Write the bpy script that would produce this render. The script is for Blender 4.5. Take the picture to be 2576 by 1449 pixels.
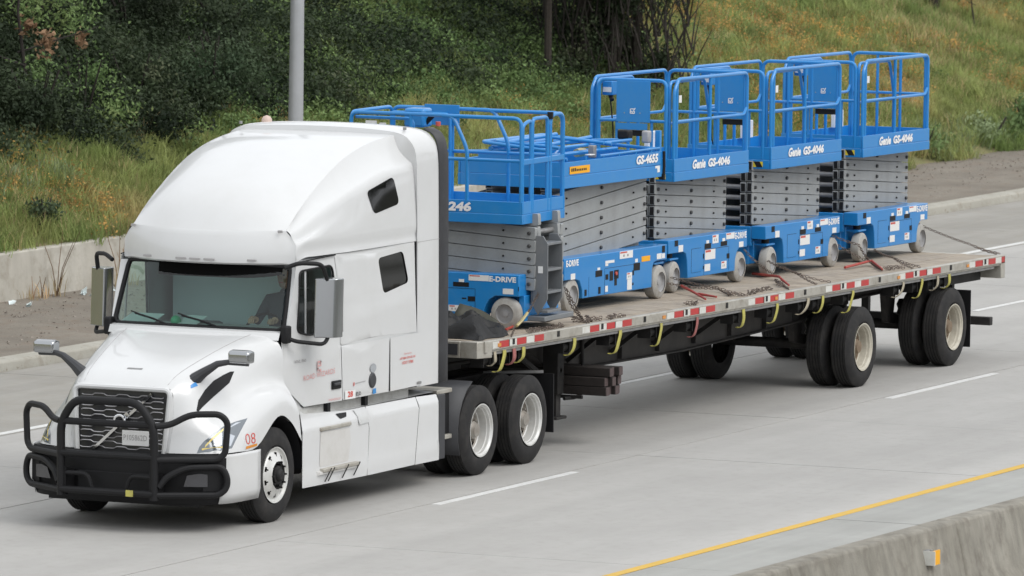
import bpy, math, random
import numpy as np
from mathutils import Vector, Matrix, geometry
from mathutils.bvhtree import BVHTree
from math import radians, sin, cos, pi

scene = bpy.context.scene
for _o in list(bpy.data.objects): bpy.data.objects.remove(_o)
random.seed(7); rng = np.random.default_rng(11)
COL = scene.collection

# ------------------------------------------------------------ camera
def look_matrix(loc, yaw, pitch, roll):
    fw = Vector((cos(yaw)*cos(pitch), sin(yaw)*cos(pitch), -sin(pitch)))
    r = Vector((sin(yaw), -cos(yaw), 0)); u = r.cross(fw)
    r2 = r*cos(roll)+u*sin(roll); u2 = -r*sin(roll)+u*cos(roll)
    m = Matrix((r2, u2, -fw)).transposed().to_4x4(); m.translation = loc
    return m
cam_d = bpy.data.cameras.new('camera'); cam = bpy.data.objects.new('camera', cam_d); COL.objects.link(cam)
cam.matrix_world = look_matrix((-70.18891, -36.85021, 9.58687), 0.438086, 0.0893184, 0.00818298)
cam_d.sensor_width = 36; cam_d.lens = 18610.53/2576*36; cam_d.clip_start = 1; cam_d.clip_end = 3000
cam_d.dof.use_dof = True; cam_d.dof.focus_distance = 86; cam_d.dof.aperture_fstop = 5.5
scene.camera = cam

# ------------------------------------------------------------ sky, sun, exposure (overcast noon)
SUN_EL, SUN_AZ = radians(50), radians(262)     # azimuth of the direction towards the sun, from +X towards +Y
w = bpy.data.worlds.new('World'); scene.world = w; w.use_nodes = True
nt = w.node_tree; nt.nodes.clear()
sky = nt.nodes.new('ShaderNodeTexSky'); sky.sky_type = 'NISHITA'; sky.sun_disc = False
sky.sun_elevation = SUN_EL; sky.sun_rotation = pi/2-SUN_AZ; sky.dust_density = 4; sky.air_density = 1
bw = nt.nodes.new('ShaderNodeRGBToBW'); mixc = nt.nodes.new('ShaderNodeMix'); mixc.data_type = 'RGBA'
bg = nt.nodes.new('ShaderNodeBackground'); out = nt.nodes.new('ShaderNodeOutputWorld')
nt.links.new(sky.outputs[0], bw.inputs[0]); nt.links.new(bw.outputs[0], mixc.inputs[6])
mixc.inputs[0].default_value = 0.8; mixc.inputs[7].default_value = (7.2, 7.45, 7.8, 1)   # cloud layer
nt.links.new(mixc.outputs[2], bg.inputs[0]); bg.inputs[1].default_value = 0.112
nt.links.new(bg.outputs[0], out.inputs[0])
sun_d = bpy.data.lights.new('sun', 'SUN'); sun = bpy.data.objects.new('sun', sun_d); COL.objects.link(sun)
sun_d.energy = 0.95; sun_d.angle = radians(35); sun_d.color = (1, .97, .93)
sd = Vector((cos(SUN_EL)*cos(SUN_AZ), cos(SUN_EL)*sin(SUN_AZ), sin(SUN_EL)))
sun.rotation_euler = sd.to_track_quat('Z', 'Y').to_euler()
vs = scene.view_settings; vs.view_transform = 'Standard'; vs.look = 'None'; vs.exposure = 0.62; vs.gamma = 1
vs.use_curve_mapping = False
scene.render.resolution_x = 1024; scene.render.resolution_y = 576

# ------------------------------------------------------------ helpers
class G:
    def __init__(s): s.v = []; s.f = []
    def quad(s, a, b, c, d):
        n = len(s.v); s.v += [tuple(a), tuple(b), tuple(c), tuple(d)]; s.f.append((n, n+1, n+2, n+3)); return s
    def box(s, x0, x1, y0, y1, z0, z1):
        return s.hexa([(x0,y0,z0),(x1,y0,z0),(x1,y1,z0),(x0,y1,z0),(x0,y0,z1),(x1,y0,z1),(x1,y1,z1),(x0,y1,z1)])
    def hexa(s, p):
        n = len(s.v); s.v += [tuple(q) for q in p]
        s.f += [tuple(n+i for i in t) for t in ((3,2,1,0),(4,5,6,7),(0,1,5,4),(1,2,6,5),(2,3,7,6),(3,0,4,7))]; return s
    def beam(s, a, b, wd, ht, up=(0,0,1)):
        a = Vector(a); b = Vector(b); d = (b-a).normalized(); u = Vector(up)
        r = d.cross(u).normalized(); u = r.cross(d)
        p = [q+r*sx*wd/2+u*sz*ht/2 for sz in (-1, 1) for q, sx in ((a,-1),(a,1),(b,1),(b,-1))]
        return s.hexa(p)
    def tube(s, pts, r, seg=8, closed=False):
        P = [Vector(p) for p in pts]; n = len(P); T = []
        for i in range(n):
            a = P[i-1] if (i or closed) else P[i]; b = P[(i+1) % n] if (i < n-1 or closed) else P[i]
            T.append((b-a).normalized())
        u = Vector((0,0,1)) if abs(T[0].z) < .9 else Vector((1,0,0))
        u = (u-T[0]*u.dot(T[0])).normalized(); base = len(s.v)
        for i in range(n):
            u = u-T[i]*u.dot(T[i]); u.normalize(); w_ = T[i].cross(u)
            rr = r[i] if isinstance(r, (list, tuple)) else r
            for k in range(seg):
                a = 2*pi*k/seg; s.v.append(tuple(P[i]+(u*cos(a)+w_*sin(a))*rr))
        for i in range(n if closed else n-1):
            j = (i+1) % n
            for k in range(seg):
                k2 = (k+1) % seg
                s.f.append((base+i*seg+k, base+i*seg+k2, base+j*seg+k2, base+j*seg+k))
        if not closed:
            s.f.append(tuple(base+k for k in range(seg))[::-1]); s.f.append(tuple(base+(n-1)*seg+k for k in range(seg)))
        return s
    def cyl(s, a, b, r, r2=None, seg=16): return s.tube([a, b], [r, r if r2 is None else r2], seg)
    def lathe(s, c, prof, seg=40, axis='y', skip=None):
        base = len(s.v); m = len(prof)
        for k in range(seg):
            a = 2*pi*k/seg; ca, sa = cos(a), sin(a)
            for t, r in prof:
                if axis == 'y': s.v.append((c[0]+r*ca, c[1]+t, c[2]+r*sa))
                elif axis == 'x': s.v.append((c[0]+t, c[1]+r*ca, c[2]+r*sa))
                else: s.v.append((c[0]+r*ca, c[1]+r*sa, c[2]+t))
        for k in range(seg):
            k2 = (k+1) % seg
            for i in range(m-1):
                if skip and skip(k, i): continue
                s.f.append((base+k*m+i, base+k2*m+i, base+k2*m+i+1, base+k*m+i+1))
        return s
    def grid(s, P):
        P = np.asarray(P); n, m = P.shape[:2]; b = len(s.v); s.v += [tuple(q) for q in P.reshape(-1, 3)]
        for i in range(n-1):
            for j in range(m-1): s.f.append((b+i*m+j, b+i*m+j+1, b+(i+1)*m+j+1, b+(i+1)*m+j))
        return s
    def prism(s, poly, axis, lo, hi):
        def P(a, b, t): return {'x': (t,a,b), 'y': (a,t,b), 'z': (a,b,t)}[axis]
        n = len(poly); b = len(s.v); s.v += [P(p[0],p[1],lo) for p in poly]+[P(p[0],p[1],hi) for p in poly]
        s.f.append(tuple(range(b, b+n))); s.f.append(tuple(range(b+2*n-1, b+n-1, -1)))
        for i in range(n): j = (i+1) % n; s.f.append((b+i, b+n+i, b+n+j, b+j))
        return s
    def add(s, o, m=None):
        b = len(s.v); s.v += [tuple(m @ Vector(v)) if m else v for v in o.v]; s.f += [tuple(b+i for i in f) for f in o.f]; return s
    def mirror_y(s):
        o = G(); o.v = [(x,-y,z) for x,y,z in s.v]; o.f = [f[::-1] for f in s.f]; return o
    def mesh(s, name):
        me = bpy.data.meshes.new(name); me.from_pydata(s.v, [], s.f); me.update(); return me

def finish(me, mat, smooth):
    if mat: me.materials.append(mat)
    if smooth:
        me.polygons.foreach_set('use_smooth', [True]*len(me.polygons)); me.set_sharp_from_angle(angle=radians(smooth))
def obj(name, g, mat, parent=None, smooth=32, bevel=0, solid=0):
    me = g if isinstance(g, bpy.types.Mesh) else g.mesh(name)
    if not me.materials: finish(me, mat, smooth)
    o = bpy.data.objects.new(name, me); COL.objects.link(o)
    if parent: o.parent = parent
    if solid:
        m = o.modifiers.new('solid', 'SOLIDIFY'); m.thickness = solid; m.offset = 0
    if bevel:
        m = o.modifiers.new('bevel', 'BEVEL'); m.width = bevel; m.segments = 2; m.limit_method = 'ANGLE'; m.angle_limit = radians(40)
    return o
def share(src, parent, loc=None, rot=None, scale=None):
    o = src.copy(); COL.objects.link(o); o.parent = parent
    if loc is not None: o.location = loc
    if rot is not None: o.rotation_euler = rot
    if scale is not None: o.scale = scale
    return o
def tag(o, label=None, cat=None, group=None, kind=None):
    if label: o['label'] = label
    if cat: o['category'] = cat
    if group: o['group'] = group
    if kind: o['kind'] = kind
    return o
def thing(name, label, cat, loc=(0,0,0), rot=(0,0,0), group=None):
    o = bpy.data.objects.new(name, None); COL.objects.link(o); o.location = loc; o.rotation_euler = rot
    o.empty_display_size = .2
    return tag(o, label, cat, group)
def fillet(pts, r, n=5, closed=False):
    P = [Vector(p) for p in pts]; out = []; N = len(P)
    for i in range(N):
        if not closed and i in (0, N-1): out.append(P[i]); continue
        a, b, c = P[i-1], P[i], P[(i+1) % N]
        u = (a-b); v = (c-b); lu, lv = u.length, v.length; u.normalize(); v.normalize()
        d = min(r, lu*.49, lv*.49)
        for k in range(n+1):
            t = k/n; q = (b+u*d)*(1-t)**2+b*2*t*(1-t)+(b+v*d)*t*t; out.append(q)
    return out
def rpoly(pts, r, n=4): return [(p.x, p.y) for p in fillet([(a, b, 0) for a, b in pts], r, n, True)]
def catmull(P, axis, sub):
    P = np.asarray(P, float); P = np.moveaxis(P, axis, 0); n = len(P)
    E = np.concatenate([[2*P[0]-P[1]], P, [2*P[-1]-P[-2]]]); R = []
    for i in range(n-1):
        p0, p1, p2, p3 = E[i:i+4]
        for k in range(sub):
            t = k/sub
            R.append(.5*((2*p1)+(-p0+p2)*t+(2*p0-5*p1+4*p2-p3)*t*t+(-p0+3*p1-3*p2+p3)*t**3))
    R.append(P[-1]); return np.moveaxis(np.array(R), 0, axis)
def relax(P, it=10):
    P = np.array(P, float)
    for _ in range(it):
        Q = P.copy(); Q[1:-1, 1:-1] = .5*P[1:-1, 1:-1]+.125*(P[:-2, 1:-1]+P[2:, 1:-1]+P[1:-1, :-2]+P[1:-1, 2:]); Q[0, 1:-1] = P[0, 1:-1]; P = Q
    return P
def inpoly(p, poly):
    x, y = p; c = False; j = len(poly)-1
    for i in range(len(poly)):
        xi, yi = poly[i]; xj, yj = poly[j]
        if (yi > y) != (yj > y) and x < (xj-xi)*(y-yi)/(yj-yi)+xi: c = not c
        j = i
    return c
def tri2d(outer, holes=(), step=.08):
    """constrained triangulation of a polygon with holes, with an inner lattice of points"""
    V = []; Ed = []
    for L in (outer, *holes):
        b = len(V); V += [Vector(p) for p in L]; Ed += [(b+i, b+(i+1) % len(L)) for i in range(len(L))]
    xs = [p[0] for p in outer]; ys_ = [p[1] for p in outer]
    x = min(xs)+step/2
    while x < max(xs):
        y = min(ys_)+step/2
        while y < max(ys_):
            if inpoly((x, y), outer) and not any(inpoly((x, y), h) for h in holes):
                q = Vector((x, y))
                if min((q-v).length for v in V[:200]) > step*.3: V.append(q)
            y += step
        x += step
    r = geometry.delaunay_2d_cdt(V, Ed, [], 0, 1e-5)
    vs_, fs = r[0], r[2]; keep = []
    for f in fs:
        c = sum((vs_[i] for i in f), Vector((0, 0)))/3
        if inpoly(c, outer) and not any(inpoly(c, h) for h in holes): keep.append(tuple(f))
    return [(v.x, v.y) for v in vs_], keep
def sheet(outer, holes, fn, step=.08):
    """2-D polygon mapped by fn(a,b) -> xyz"""
    v, f = tri2d(outer, holes, step); g = G(); g.v = [tuple(fn(a, b)) for a, b in v]; g.f = f; return g
def bvh_of(*gs):
    v = []; f = []
    for g in gs:
        b = len(v); v += [Vector(p) for p in g.v]; f += [tuple(b+i for i in t) for t in g.f]
    return BVHTree.FromPolygons(v, f)
def stick(g, bvh, d, eps=.004, back=3.0):
    """lay a shape on a surface: every vertex travels along d until it meets the surface"""
    d = Vector(d).normalized()
    for i, p in enumerate(g.v):
        q = Vector(p)-d*back; h = bvh.ray_cast(q, d)
        if h[0] is not None: g.v[i] = tuple(h[0]-d*eps)
    return g
def text_geo(body, width, height, shear=0, bold=0.0, res=2):
    cu = bpy.data.curves.new('t', 'FONT'); cu.body = body; cu.shear = shear; cu.offset = bold; cu.resolution_u = res
    to = bpy.data.objects.new('t', cu); COL.objects.link(to); bpy.context.view_layer.update()
    me = bpy.data.meshes.new_from_object(to.evaluated_get(bpy.context.evaluated_depsgraph_get()))
    g = G(); g.v = [tuple(v.co) for v in me.vertices]; g.f = [tuple(p.vertices) for p in me.polygons]
    bpy.data.objects.remove(to); bpy.data.curves.remove(cu); bpy.data.meshes.remove(me)
    xs = [v[0] for v in g.v]; ys_ = [v[1] for v in g.v]; x0, x1, y0, y1 = min(xs), max(xs), min(ys_), max(ys_)
    g.v = [((a-x0)/(x1-x0)*width, (b-y0)/(y1-y0)*height, 0) for a, b, _ in g.v]; return g
def text(name, body, o, xd, yd, width, height, mat, parent, shear=0, bold=.012, nrm_off=.003):
    g = text_geo(body, width, height, shear, bold); o = Vector(o); xd = Vector(xd).normalized(); yd = Vector(yd).normalized()
    n = xd.cross(yd); g.v = [tuple(o+xd*a+yd*b+n*nrm_off) for a, b, _ in g.v]
    return obj(name, g, mat, parent, smooth=0)

# ------------------------------------------------------------ materials
def mat(name, col, rough=.5, metal=0, coat=0, var=0, scale=8, bump=0, bscale=60, spec=.5, dirt=None, dscale=3, damt=.5, emit=0):
    m = bpy.data.materials.new(name); m.use_nodes = True; t = m.node_tree; b = t.nodes['Principled BSDF']
    b.inputs['Roughness'].default_value = rough; b.inputs['Metallic'].default_value = metal
    b.inputs['Coat Weight'].default_value = coat; b.inputs['Coat Roughness'].default_value = .05
    b.inputs['Specular IOR Level'].default_value = spec
    c = (*col, 1); b.inputs['Base Color'].default_value = c
    tc = t.nodes.new('ShaderNodeTexCoord'); last = None
    if var:
        n = t.nodes.new('ShaderNodeTexNoise'); n.inputs['Scale'].default_value = scale; n.inputs['Detail'].default_value = 6; n.inputs['Roughness'].default_value = .65
        t.links.new(tc.outputs['Object'], n.inputs['Vector'])
        r = t.nodes.new('ShaderNodeValToRGB'); r.color_ramp.elements[0].position = .3; r.color_ramp.elements[1].position = .72
        r.color_ramp.elements[0].color = tuple(x*(1-var) for x in col)+(1,); r.color_ramp.elements[1].color = tuple(min(1, x*(1+var)) for x in col)+(1,)
        t.links.new(n.outputs['Fac'], r.inputs['Fac']); last = r.outputs['Color']
    if dirt:
        n = t.nodes.new('ShaderNodeTexNoise'); n.inputs['Scale'].default_value = dscale; n.inputs['Detail'].default_value = 8; n.inputs['Roughness'].default_value = .7
        t.links.new(tc.outputs['Object'], n.inputs['Vector'])
        r = t.nodes.new('ShaderNodeValToRGB'); r.color_ramp.elements[0].position = .45; r.color_ramp.elements[1].position = .75
        r.color_ramp.elements[1].color = (damt, damt, damt, 1)
        t.links.new(n.outputs['Fac'], r.inputs['Fac'])
        x = t.nodes.new('ShaderNodeMix'); x.data_type = 'RGBA'; x.inputs[6].default_value = c; x.inputs[7].default_value = (*dirt, 1)
        if last: t.links.new(last, x.inputs[6])
        t.links.new(r.outputs['Color'], x.inputs[0]); last = x.outputs[2]
    if last: t.links.new(last, b.inputs['Base Color'])
    if bump:
        n = t.nodes.new('ShaderNodeTexNoise'); n.inputs['Scale'].default_value = bscale; n.inputs['Detail'].default_value = 4
        t.links.new(tc.outputs['Object'], n.inputs['Vector'])
        bp = t.nodes.new('ShaderNodeBump'); bp.inputs['Strength'].default_value = bump; bp.inputs['Distance'].default_value = .02
        t.links.new(n.outputs['Fac'], bp.inputs['Height']); t.links.new(bp.outputs['Normal'], b.inputs['Normal'])
    if emit: b.inputs['Emission Color'].default_value = c; b.inputs['Emission Strength'].default_value = emit
    return m
M = {}
M['white'] = mat('white_paint', (.615,.62,.62), .32, coat=.5, dirt=(.46,.45,.42), dscale=1.6, damt=.18)
M['white2'] = mat('white_plastic', (.56,.57,.57), .45, dirt=(.45,.43,.39), dscale=4, damt=.35)
M['dirtywhite'] = mat('dirty_white', (.50,.50,.48), .6, dirt=(.25,.23,.2), dscale=6, damt=.6)
M['plastic'] = mat('dark_grey_plastic', (.038,.039,.043), .55, var=.15)
M['black'] = mat('black_plastic', (.009,.009,.010), .6, spec=.3)
M['blacksteel'] = mat('black_steel', (.015,.0145,.0145), .6, dirt=(.055,.05,.045), dscale=5, damt=.5, spec=.3)
M['bar'] = mat('bull_bar_coating', (.011,.011,.012), .55, bump=.15, bscale=200, spec=.28)
M['frame'] = mat('trailer_frame_paint', (.022,.021,.021), .65, dirt=(.085,.077,.07), dscale=3, damt=.55, spec=.3)
M['rubber'] = mat('tyre_rubber', (.021,.0205,.021), .8, dirt=(.06,.055,.05), dscale=7, damt=.55, spec=.3)
M['rim'] = mat('aluminium_rim', (.66,.66,.64), .38, metal=.35, dirt=(.42,.39,.34), dscale=7, damt=.45)
M['rimdish'] = mat('wheel_disc', (.30,.28,.25), .5, metal=.2, dirt=(.14,.10,.07), dscale=8, damt=.8)
M['rimw'] = mat('cream_wheel_rim', (.52,.49,.41), .5, dirt=(.30,.26,.20), dscale=9, damt=.6); M['rustdisc'] = mat('rusty_wheel_disc', (.20,.15,.10), .7, dirt=(.11,.06,.035), dscale=10, damt=.8)
M['chrome'] = mat('chrome', (.82,.83,.85), .12, metal=1)
M['mirrorcap'] = mat('bright_mirror_shell', (.40,.41,.42), .14, metal=.85)
M['alu'] = mat('aluminium_rail', (.46,.44,.39), .48, metal=.4, dirt=(.22,.185,.14), dscale=5, damt=.75)
M['steel'] = mat('grey_steel', (.30,.30,.30), .45, metal=.5, dirt=(.14,.12,.1), dscale=9, damt=.5)
M['blue'] = mat('blue_paint', (.012,.215,.56), .36, coat=.35, dirt=(.06,.25,.48), dscale=4, damt=.4)
M['armgrey'] = mat('scissor_grey', (.30,.31,.31), .48, dirt=(.2,.2,.19), dscale=4, damt=.6)
M['laddergrey'] = mat('ladder_grey', (.16,.17,.18), .5, dirt=(.26,.25,.24), dscale=5, damt=.4)
M['tyregrey'] = mat('grey_non_marking_tyre', (.38,.37,.345), .8, dirt=(.20,.17,.135), dscale=7, damt=.75)
M['hubgrey'] = mat('grey_hub', (.36,.36,.365), .55, dirt=(.2,.18,.16), dscale=9, damt=.5)
M['red'] = mat('red_reflector', (.46,.03,.03), .45, dirt=(.30,.08,.06), dscale=9, damt=.5); M['wtape'] = mat('white_reflector', (.62,.62,.58), .45, dirt=(.42,.39,.33), dscale=9, damt=.5)
M['label'] = mat('label_white', (.75,.75,.74), .5, var=.08, scale=90); M['labelred'] = mat('label_red', (.55,.10,.08), .5)
M['labeltxt'] = mat('label_print', (.35,.34,.34), .6)
M['wtext'] = mat('white_lettering', (.80,.80,.80), .45); M['rtext'] = mat('pale_red_lettering', (.62,.22,.21), .5)
M['redtext'] = mat('red_lettering', (.60,.07,.05), .5); M['darktext'] = mat('dark_lettering', (.05,.05,.05), .5)
M['orange'] = mat('orange_sticker', (.85,.40,.01), .5); M['amber'] = mat('amber_lens', (.62,.24,.03), .25, coat=.5)
M['yellow'] = mat('yellow_strap', (.50,.46,.11), .8, dirt=(.27,.24,.12), dscale=20, damt=.6)
M['beige'] = mat('beige_strap', (.45,.40,.30), .8, dirt=(.25,.21,.15), dscale=20, damt=.6)
M['redstrap'] = mat('red_strap', (.38,.13,.12), .8, dirt=(.2,.1,.09), dscale=20, damt=.6)
M['hazy'] = mat('hazard_yellow', (.75,.58,.03), .5)
M['binder'] = mat('binder_red', (.40,.05,.035), .5, dirt=(.16,.06,.05), dscale=25, damt=.6)
M['chain'] = mat('chain_steel', (.16,.13,.11), .5, metal=.6, dirt=(.10,.06,.04), dscale=30, damt=.7)
M['gold'] = mat('gold_hook', (.6,.5,.25), .4, metal=.7)
M['tarp'] = mat('black_tarp', (.010,.010,.010), .5, spec=.3, bump=.3, bscale=12); M['olive'] = mat('olive_tarp', (.05,.05,.035), .6)
M['wood'] = mat('timber', (.022,.017,.015), .8, var=.3, scale=12); M['woodend'] = mat('timber_end', (.075,.052,.05), .8, var=.2, scale=30)
M['skin'] = mat('skin', (.42,.25,.18), .6); M['shirt'] = mat('shirt', (.05,.055,.07), .8); M['hair'] = mat('hair', (.02,.015,.012), .7)
M['interior'] = mat('cab_interior', (.30,.31,.315), .8); M['seat'] = mat('seat_fabric', (.16,.165,.18), .9); M['curtain'] = mat('sleeper_curtain', (.72,.77,.82), .9)
M['paper'] = mat('paper', (.72,.80,.80), .7); M['greenball'] = mat('green_ball', (.03,.42,.2), .4)
M['poleg'] = mat('galvanised_pole', (.40,.41,.42), .5, metal=.35, var=.08, scale=3)
M['stepdirty'] = mat('dirty_step_panel', (.57,.56,.54), .6, dirt=(.42,.40,.36), dscale=5, damt=.5); M['beam'] = mat('dusty_black_beam', (.05,.047,.045), .7, dirt=(.095,.088,.08), dscale=2, damt=.6, spec=.3); M['jet'] = mat('jet_black', (.002,.002,.002), .9, spec=.1)  # step tone holds painted recess shade as well as dirt
M['beigedome'] = mat('beige_dome', (.55,.42,.36), .5)
def glass_mat(name, tint, refl=.5, dark=.0):
    m = bpy.data.materials.new(name); m.use_nodes = True; t = m.node_tree; t.nodes.clear()
    o = t.nodes.new('ShaderNodeOutputMaterial'); mx = t.nodes.new('ShaderNodeMixShader'); tr = t.nodes.new('ShaderNodeBsdfTransparent'); gl = t.nodes.new('ShaderNodeBsdfGlossy')
    fr = t.nodes.new('ShaderNodeFresnel'); fr.inputs['IOR'].default_value = 1.5
    tr.inputs[0].default_value = (*tint, 1); gl.inputs['Roughness'].default_value = .02; gl.inputs[0].default_value = (refl, refl, refl, 1)
    t.links.new(fr.outputs[0], mx.inputs[0]); t.links.new(tr.outputs[0], mx.inputs[1]); t.links.new(gl.outputs[0], mx.inputs[2]); t.links.new(mx.outputs[0], o.inputs[0]); return m
M['glass'] = glass_mat('windscreen_glass', (.72,.93,.86), 1.0); M['sideglass'] = glass_mat('door_glass', (.7,.75,.74), 1.0)
M['darkglass'] = mat('tinted_glass', (.006,.006,.006), .06, spec=.5); M['foglens'] = mat('fog_lens', (.05,.05,.055), .2, coat=.5); M['lens'] = mat('headlight_lens', (.16,.18,.20), .12, coat=1, metal=.2)
M['drl'] = mat('lamp_amber_strip', (.78,.60,.16), .3, coat=.5); M['lampchrome'] = mat('lamp_reflector', (.55,.58,.62), .2, metal=.6)
M['grille'] = mat('grille_black', (.02,.02,.022), .35, coat=.3); M['grillelip'] = mat('grille_bright_edge', (.50,.49,.50), .3, metal=.6)
# ------------------------------------------------------------ ground materials (world-space noise)
def ground_mat(name, c0, c1, c2, s1, s2, rough=.9, streak=None, bump=.3, bscale=40, speck=None, lanes=False):
    m = bpy.data.materials.new(name); m.use_nodes = True; t = m.node_tree; b = t.nodes['Principled BSDF']
    b.inputs['Roughness'].default_value = rough; b.inputs['Specular IOR Level'].default_value = .25
    ge = t.nodes.new('ShaderNodeNewGeometry')
    def noise(scale, detail=6, vec=None):
        n = t.nodes.new('ShaderNodeTexNoise'); n.inputs['Scale'].default_value = scale; n.inputs['Detail'].default_value = detail; n.inputs['Roughness'].default_value = .65
        t.links.new(vec or ge.outputs['Position'], n.inputs['Vector']); return n.outputs['Fac']
    r = t.nodes.new('ShaderNodeValToRGB'); r.color_ramp.elements[0].position = .32; r.color_ramp.elements[1].position = .68
    r.color_ramp.elements[0].color = (*c0, 1); r.color_ramp.elements[1].color = (*c1, 1); t.links.new(noise(s1), r.inputs['Fac'])
    x = t.nodes.new('ShaderNodeMix'); x.data_type = 'RGBA'; r2 = t.nodes.new('ShaderNodeValToRGB'); r2.color_ramp.elements[0].position = .5; r2.color_ramp.elements[1].position = .72
    t.links.new(noise(s2, 8), r2.inputs['Fac']); t.links.new(r2.outputs[0], x.inputs[0]); t.links.new(r.outputs[0], x.inputs[6]); x.inputs[7].default_value = (*c2, 1)
    last = x.outputs[2]
    if streak:
        mp = t.nodes.new('ShaderNodeMapping'); mp.inputs['Scale'].default_value = streak[0]; t.links.new(ge.outputs['Position'], mp.inputs['Vector'])
        r3 = t.nodes.new('ShaderNodeValToRGB'); r3.color_ramp.elements[0].position = .3; r3.color_ramp.elements[1].position = .7
        r3.color_ramp.elements[0].color = (streak[1],)*3+(1,); r3.color_ramp.elements[1].color = (1.0,)*3+(1,)
        t.links.new(noise(1.0, 5, mp.outputs[0]), r3.inputs['Fac'])
        mu = t.nodes.new('ShaderNodeMix'); mu.data_type = 'RGBA'; mu.blend_type = 'MULTIPLY'; mu.inputs[0].default_value = 1
        t.links.new(last, mu.inputs[6]); t.links.new(r3.outputs[0], mu.inputs[7]); last = mu.outputs[2]
    if speck:
        r4 = t.nodes.new('ShaderNodeValToRGB'); r4.color_ramp.elements[0].position = .62; r4.color_ramp.elements[1].position = .74
        t.links.new(noise(speck[0], 3), r4.inputs['Fac'])
        x4 = t.nodes.new('ShaderNodeMix'); x4.data_type = 'RGBA'; t.links.new(r4.outputs[0], x4.inputs[0]); t.links.new(last, x4.inputs[6]); x4.inputs[7].default_value = (*speck[1], 1); last = x4.outputs[2]
    if lanes:      # worn wheel tracks and oil line along each lane
        sx = t.nodes.new('ShaderNodeSeparateXYZ'); t.links.new(ge.outputs['Position'], sx.inputs[0])
        def math_(op, a, b_=None):
            n = t.nodes.new('ShaderNodeMath'); n.operation = op
            for k, v in enumerate((a, b_)):
                if v is None: continue
                if isinstance(v, (int, float)): n.inputs[k].default_value = v
                else: t.links.new(v, n.inputs[k])
            return n.outputs[0]
        mp2 = t.nodes.new('ShaderNodeMapping'); mp2.inputs['Scale'].default_value = (.12, 1.4, 1); t.links.new(ge.outputs['Position'], mp2.inputs['Vector'])
        wob = math_('MULTIPLY', noise(1.0, 4, mp2.outputs[0]), .5)
        yy = math_('ADD', math_('ADD', sx.outputs[1], math_('MULTIPLY', sx.outputs[0], .012)), wob)
        cs = math_('POWER', math_('ABSOLUTE', math_('COSINE', math_('MULTIPLY', math_('ADD', yy, .15), pi/3.87))), 6)
        ws_ = math_('POWER', math_('ABSOLUTE', math_('COSINE', math_('MULTIPLY', math_('ADD', yy, -.80), pi/1.935))), 4)
        fac = math_('SUBTRACT', 1.03, math_('ADD', math_('MULTIPLY', cs, .07), math_('MULTIPLY', ws_, .06)))
        vm = t.nodes.new('ShaderNodeVectorMath'); vm.operation = 'SCALE'; t.links.new(last, vm.inputs[0]); t.links.new(fac, vm.inputs['Scale']); last = vm.outputs[0]
    t.links.new(last, b.inputs['Base Color'])
    bp = t.nodes.new('ShaderNodeBump'); bp.inputs['Strength'].default_value = bump; bp.inputs['Distance'].default_value = .02
    t.links.new(noise(bscale, 4), bp.inputs['Height']); t.links.new(bp.outputs[0], b.inputs['Normal'])
    return m
M['concrete'] = ground_mat('road_concrete', (.385,.375,.357), (.425,.415,.396), (.375,.362,.34), .7, 6, streak=((.03,1.1,1), .88), bscale=120, bump=.15, speck=(55, (.33,.32,.305)), lanes=True)
M['shoulder'] = ground_mat('shoulder_concrete', (.285,.272,.245), (.345,.332,.305), (.30,.28,.245), .6, 3, streak=((.08,2.2,1), .85), bscale=120, bump=.2, speck=(30, (.28,.27,.25)))
M['lshoulder'] = ground_mat('left_shoulder_concrete', (.33,.33,.31), (.40,.40,.38), (.36,.355,.335), .7, 3, streak=((.10,2.6,1), .86), bscale=120, bump=.2)
M['joint'] = mat('joint_filler', (.10,.09,.08), .95)
M['kerb'] = ground_mat('kerb_concrete', (.33,.315,.27), (.40,.385,.34), (.29,.265,.22), 1.5, 5, speck=(14, (.22,.19,.15)))
M['gravel'] = ground_mat('verge_dirt', (.165,.145,.12), (.235,.21,.175), (.195,.155,.12), .9, 3.5, bump=.6, bscale=25, speck=(16, (.075,.062,.052)))
M['soil'] = ground_mat('bank_soil', (.15,.16,.07), (.22,.20,.10), (.24,.18,.11), .5, 2.5, bump=.8, bscale=12)
M['oppsoil'] = ground_mat('opposite_bank_cover', (.05,.055,.04), (.085,.085,.065), (.07,.065,.05), .4, 2, bump=.8, bscale=8)
M['wallc'] = ground_mat('wall_concrete', (.44,.415,.36), (.54,.515,.455), (.36,.33,.275), 1.2, 4, streak=((3,3,.35), .82), bscale=60)
M['barrierc'] = ground_mat('barrier_concrete', (.26,.243,.205), (.345,.325,.28), (.21,.19,.16), 1.5, 5, streak=((7,7,.4), .62), bscale=60)
M['linew'] = ground_mat('white_line_paint', (.56,.56,.545), (.65,.65,.635), (.48,.475,.46), 3, 14, bump=.1)
M['liney'] = ground_mat('yellow_line_paint', (.55,.36,.08), (.62,.40,.09), (.50,.36,.14), 3, 14, bump=.1)

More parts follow.
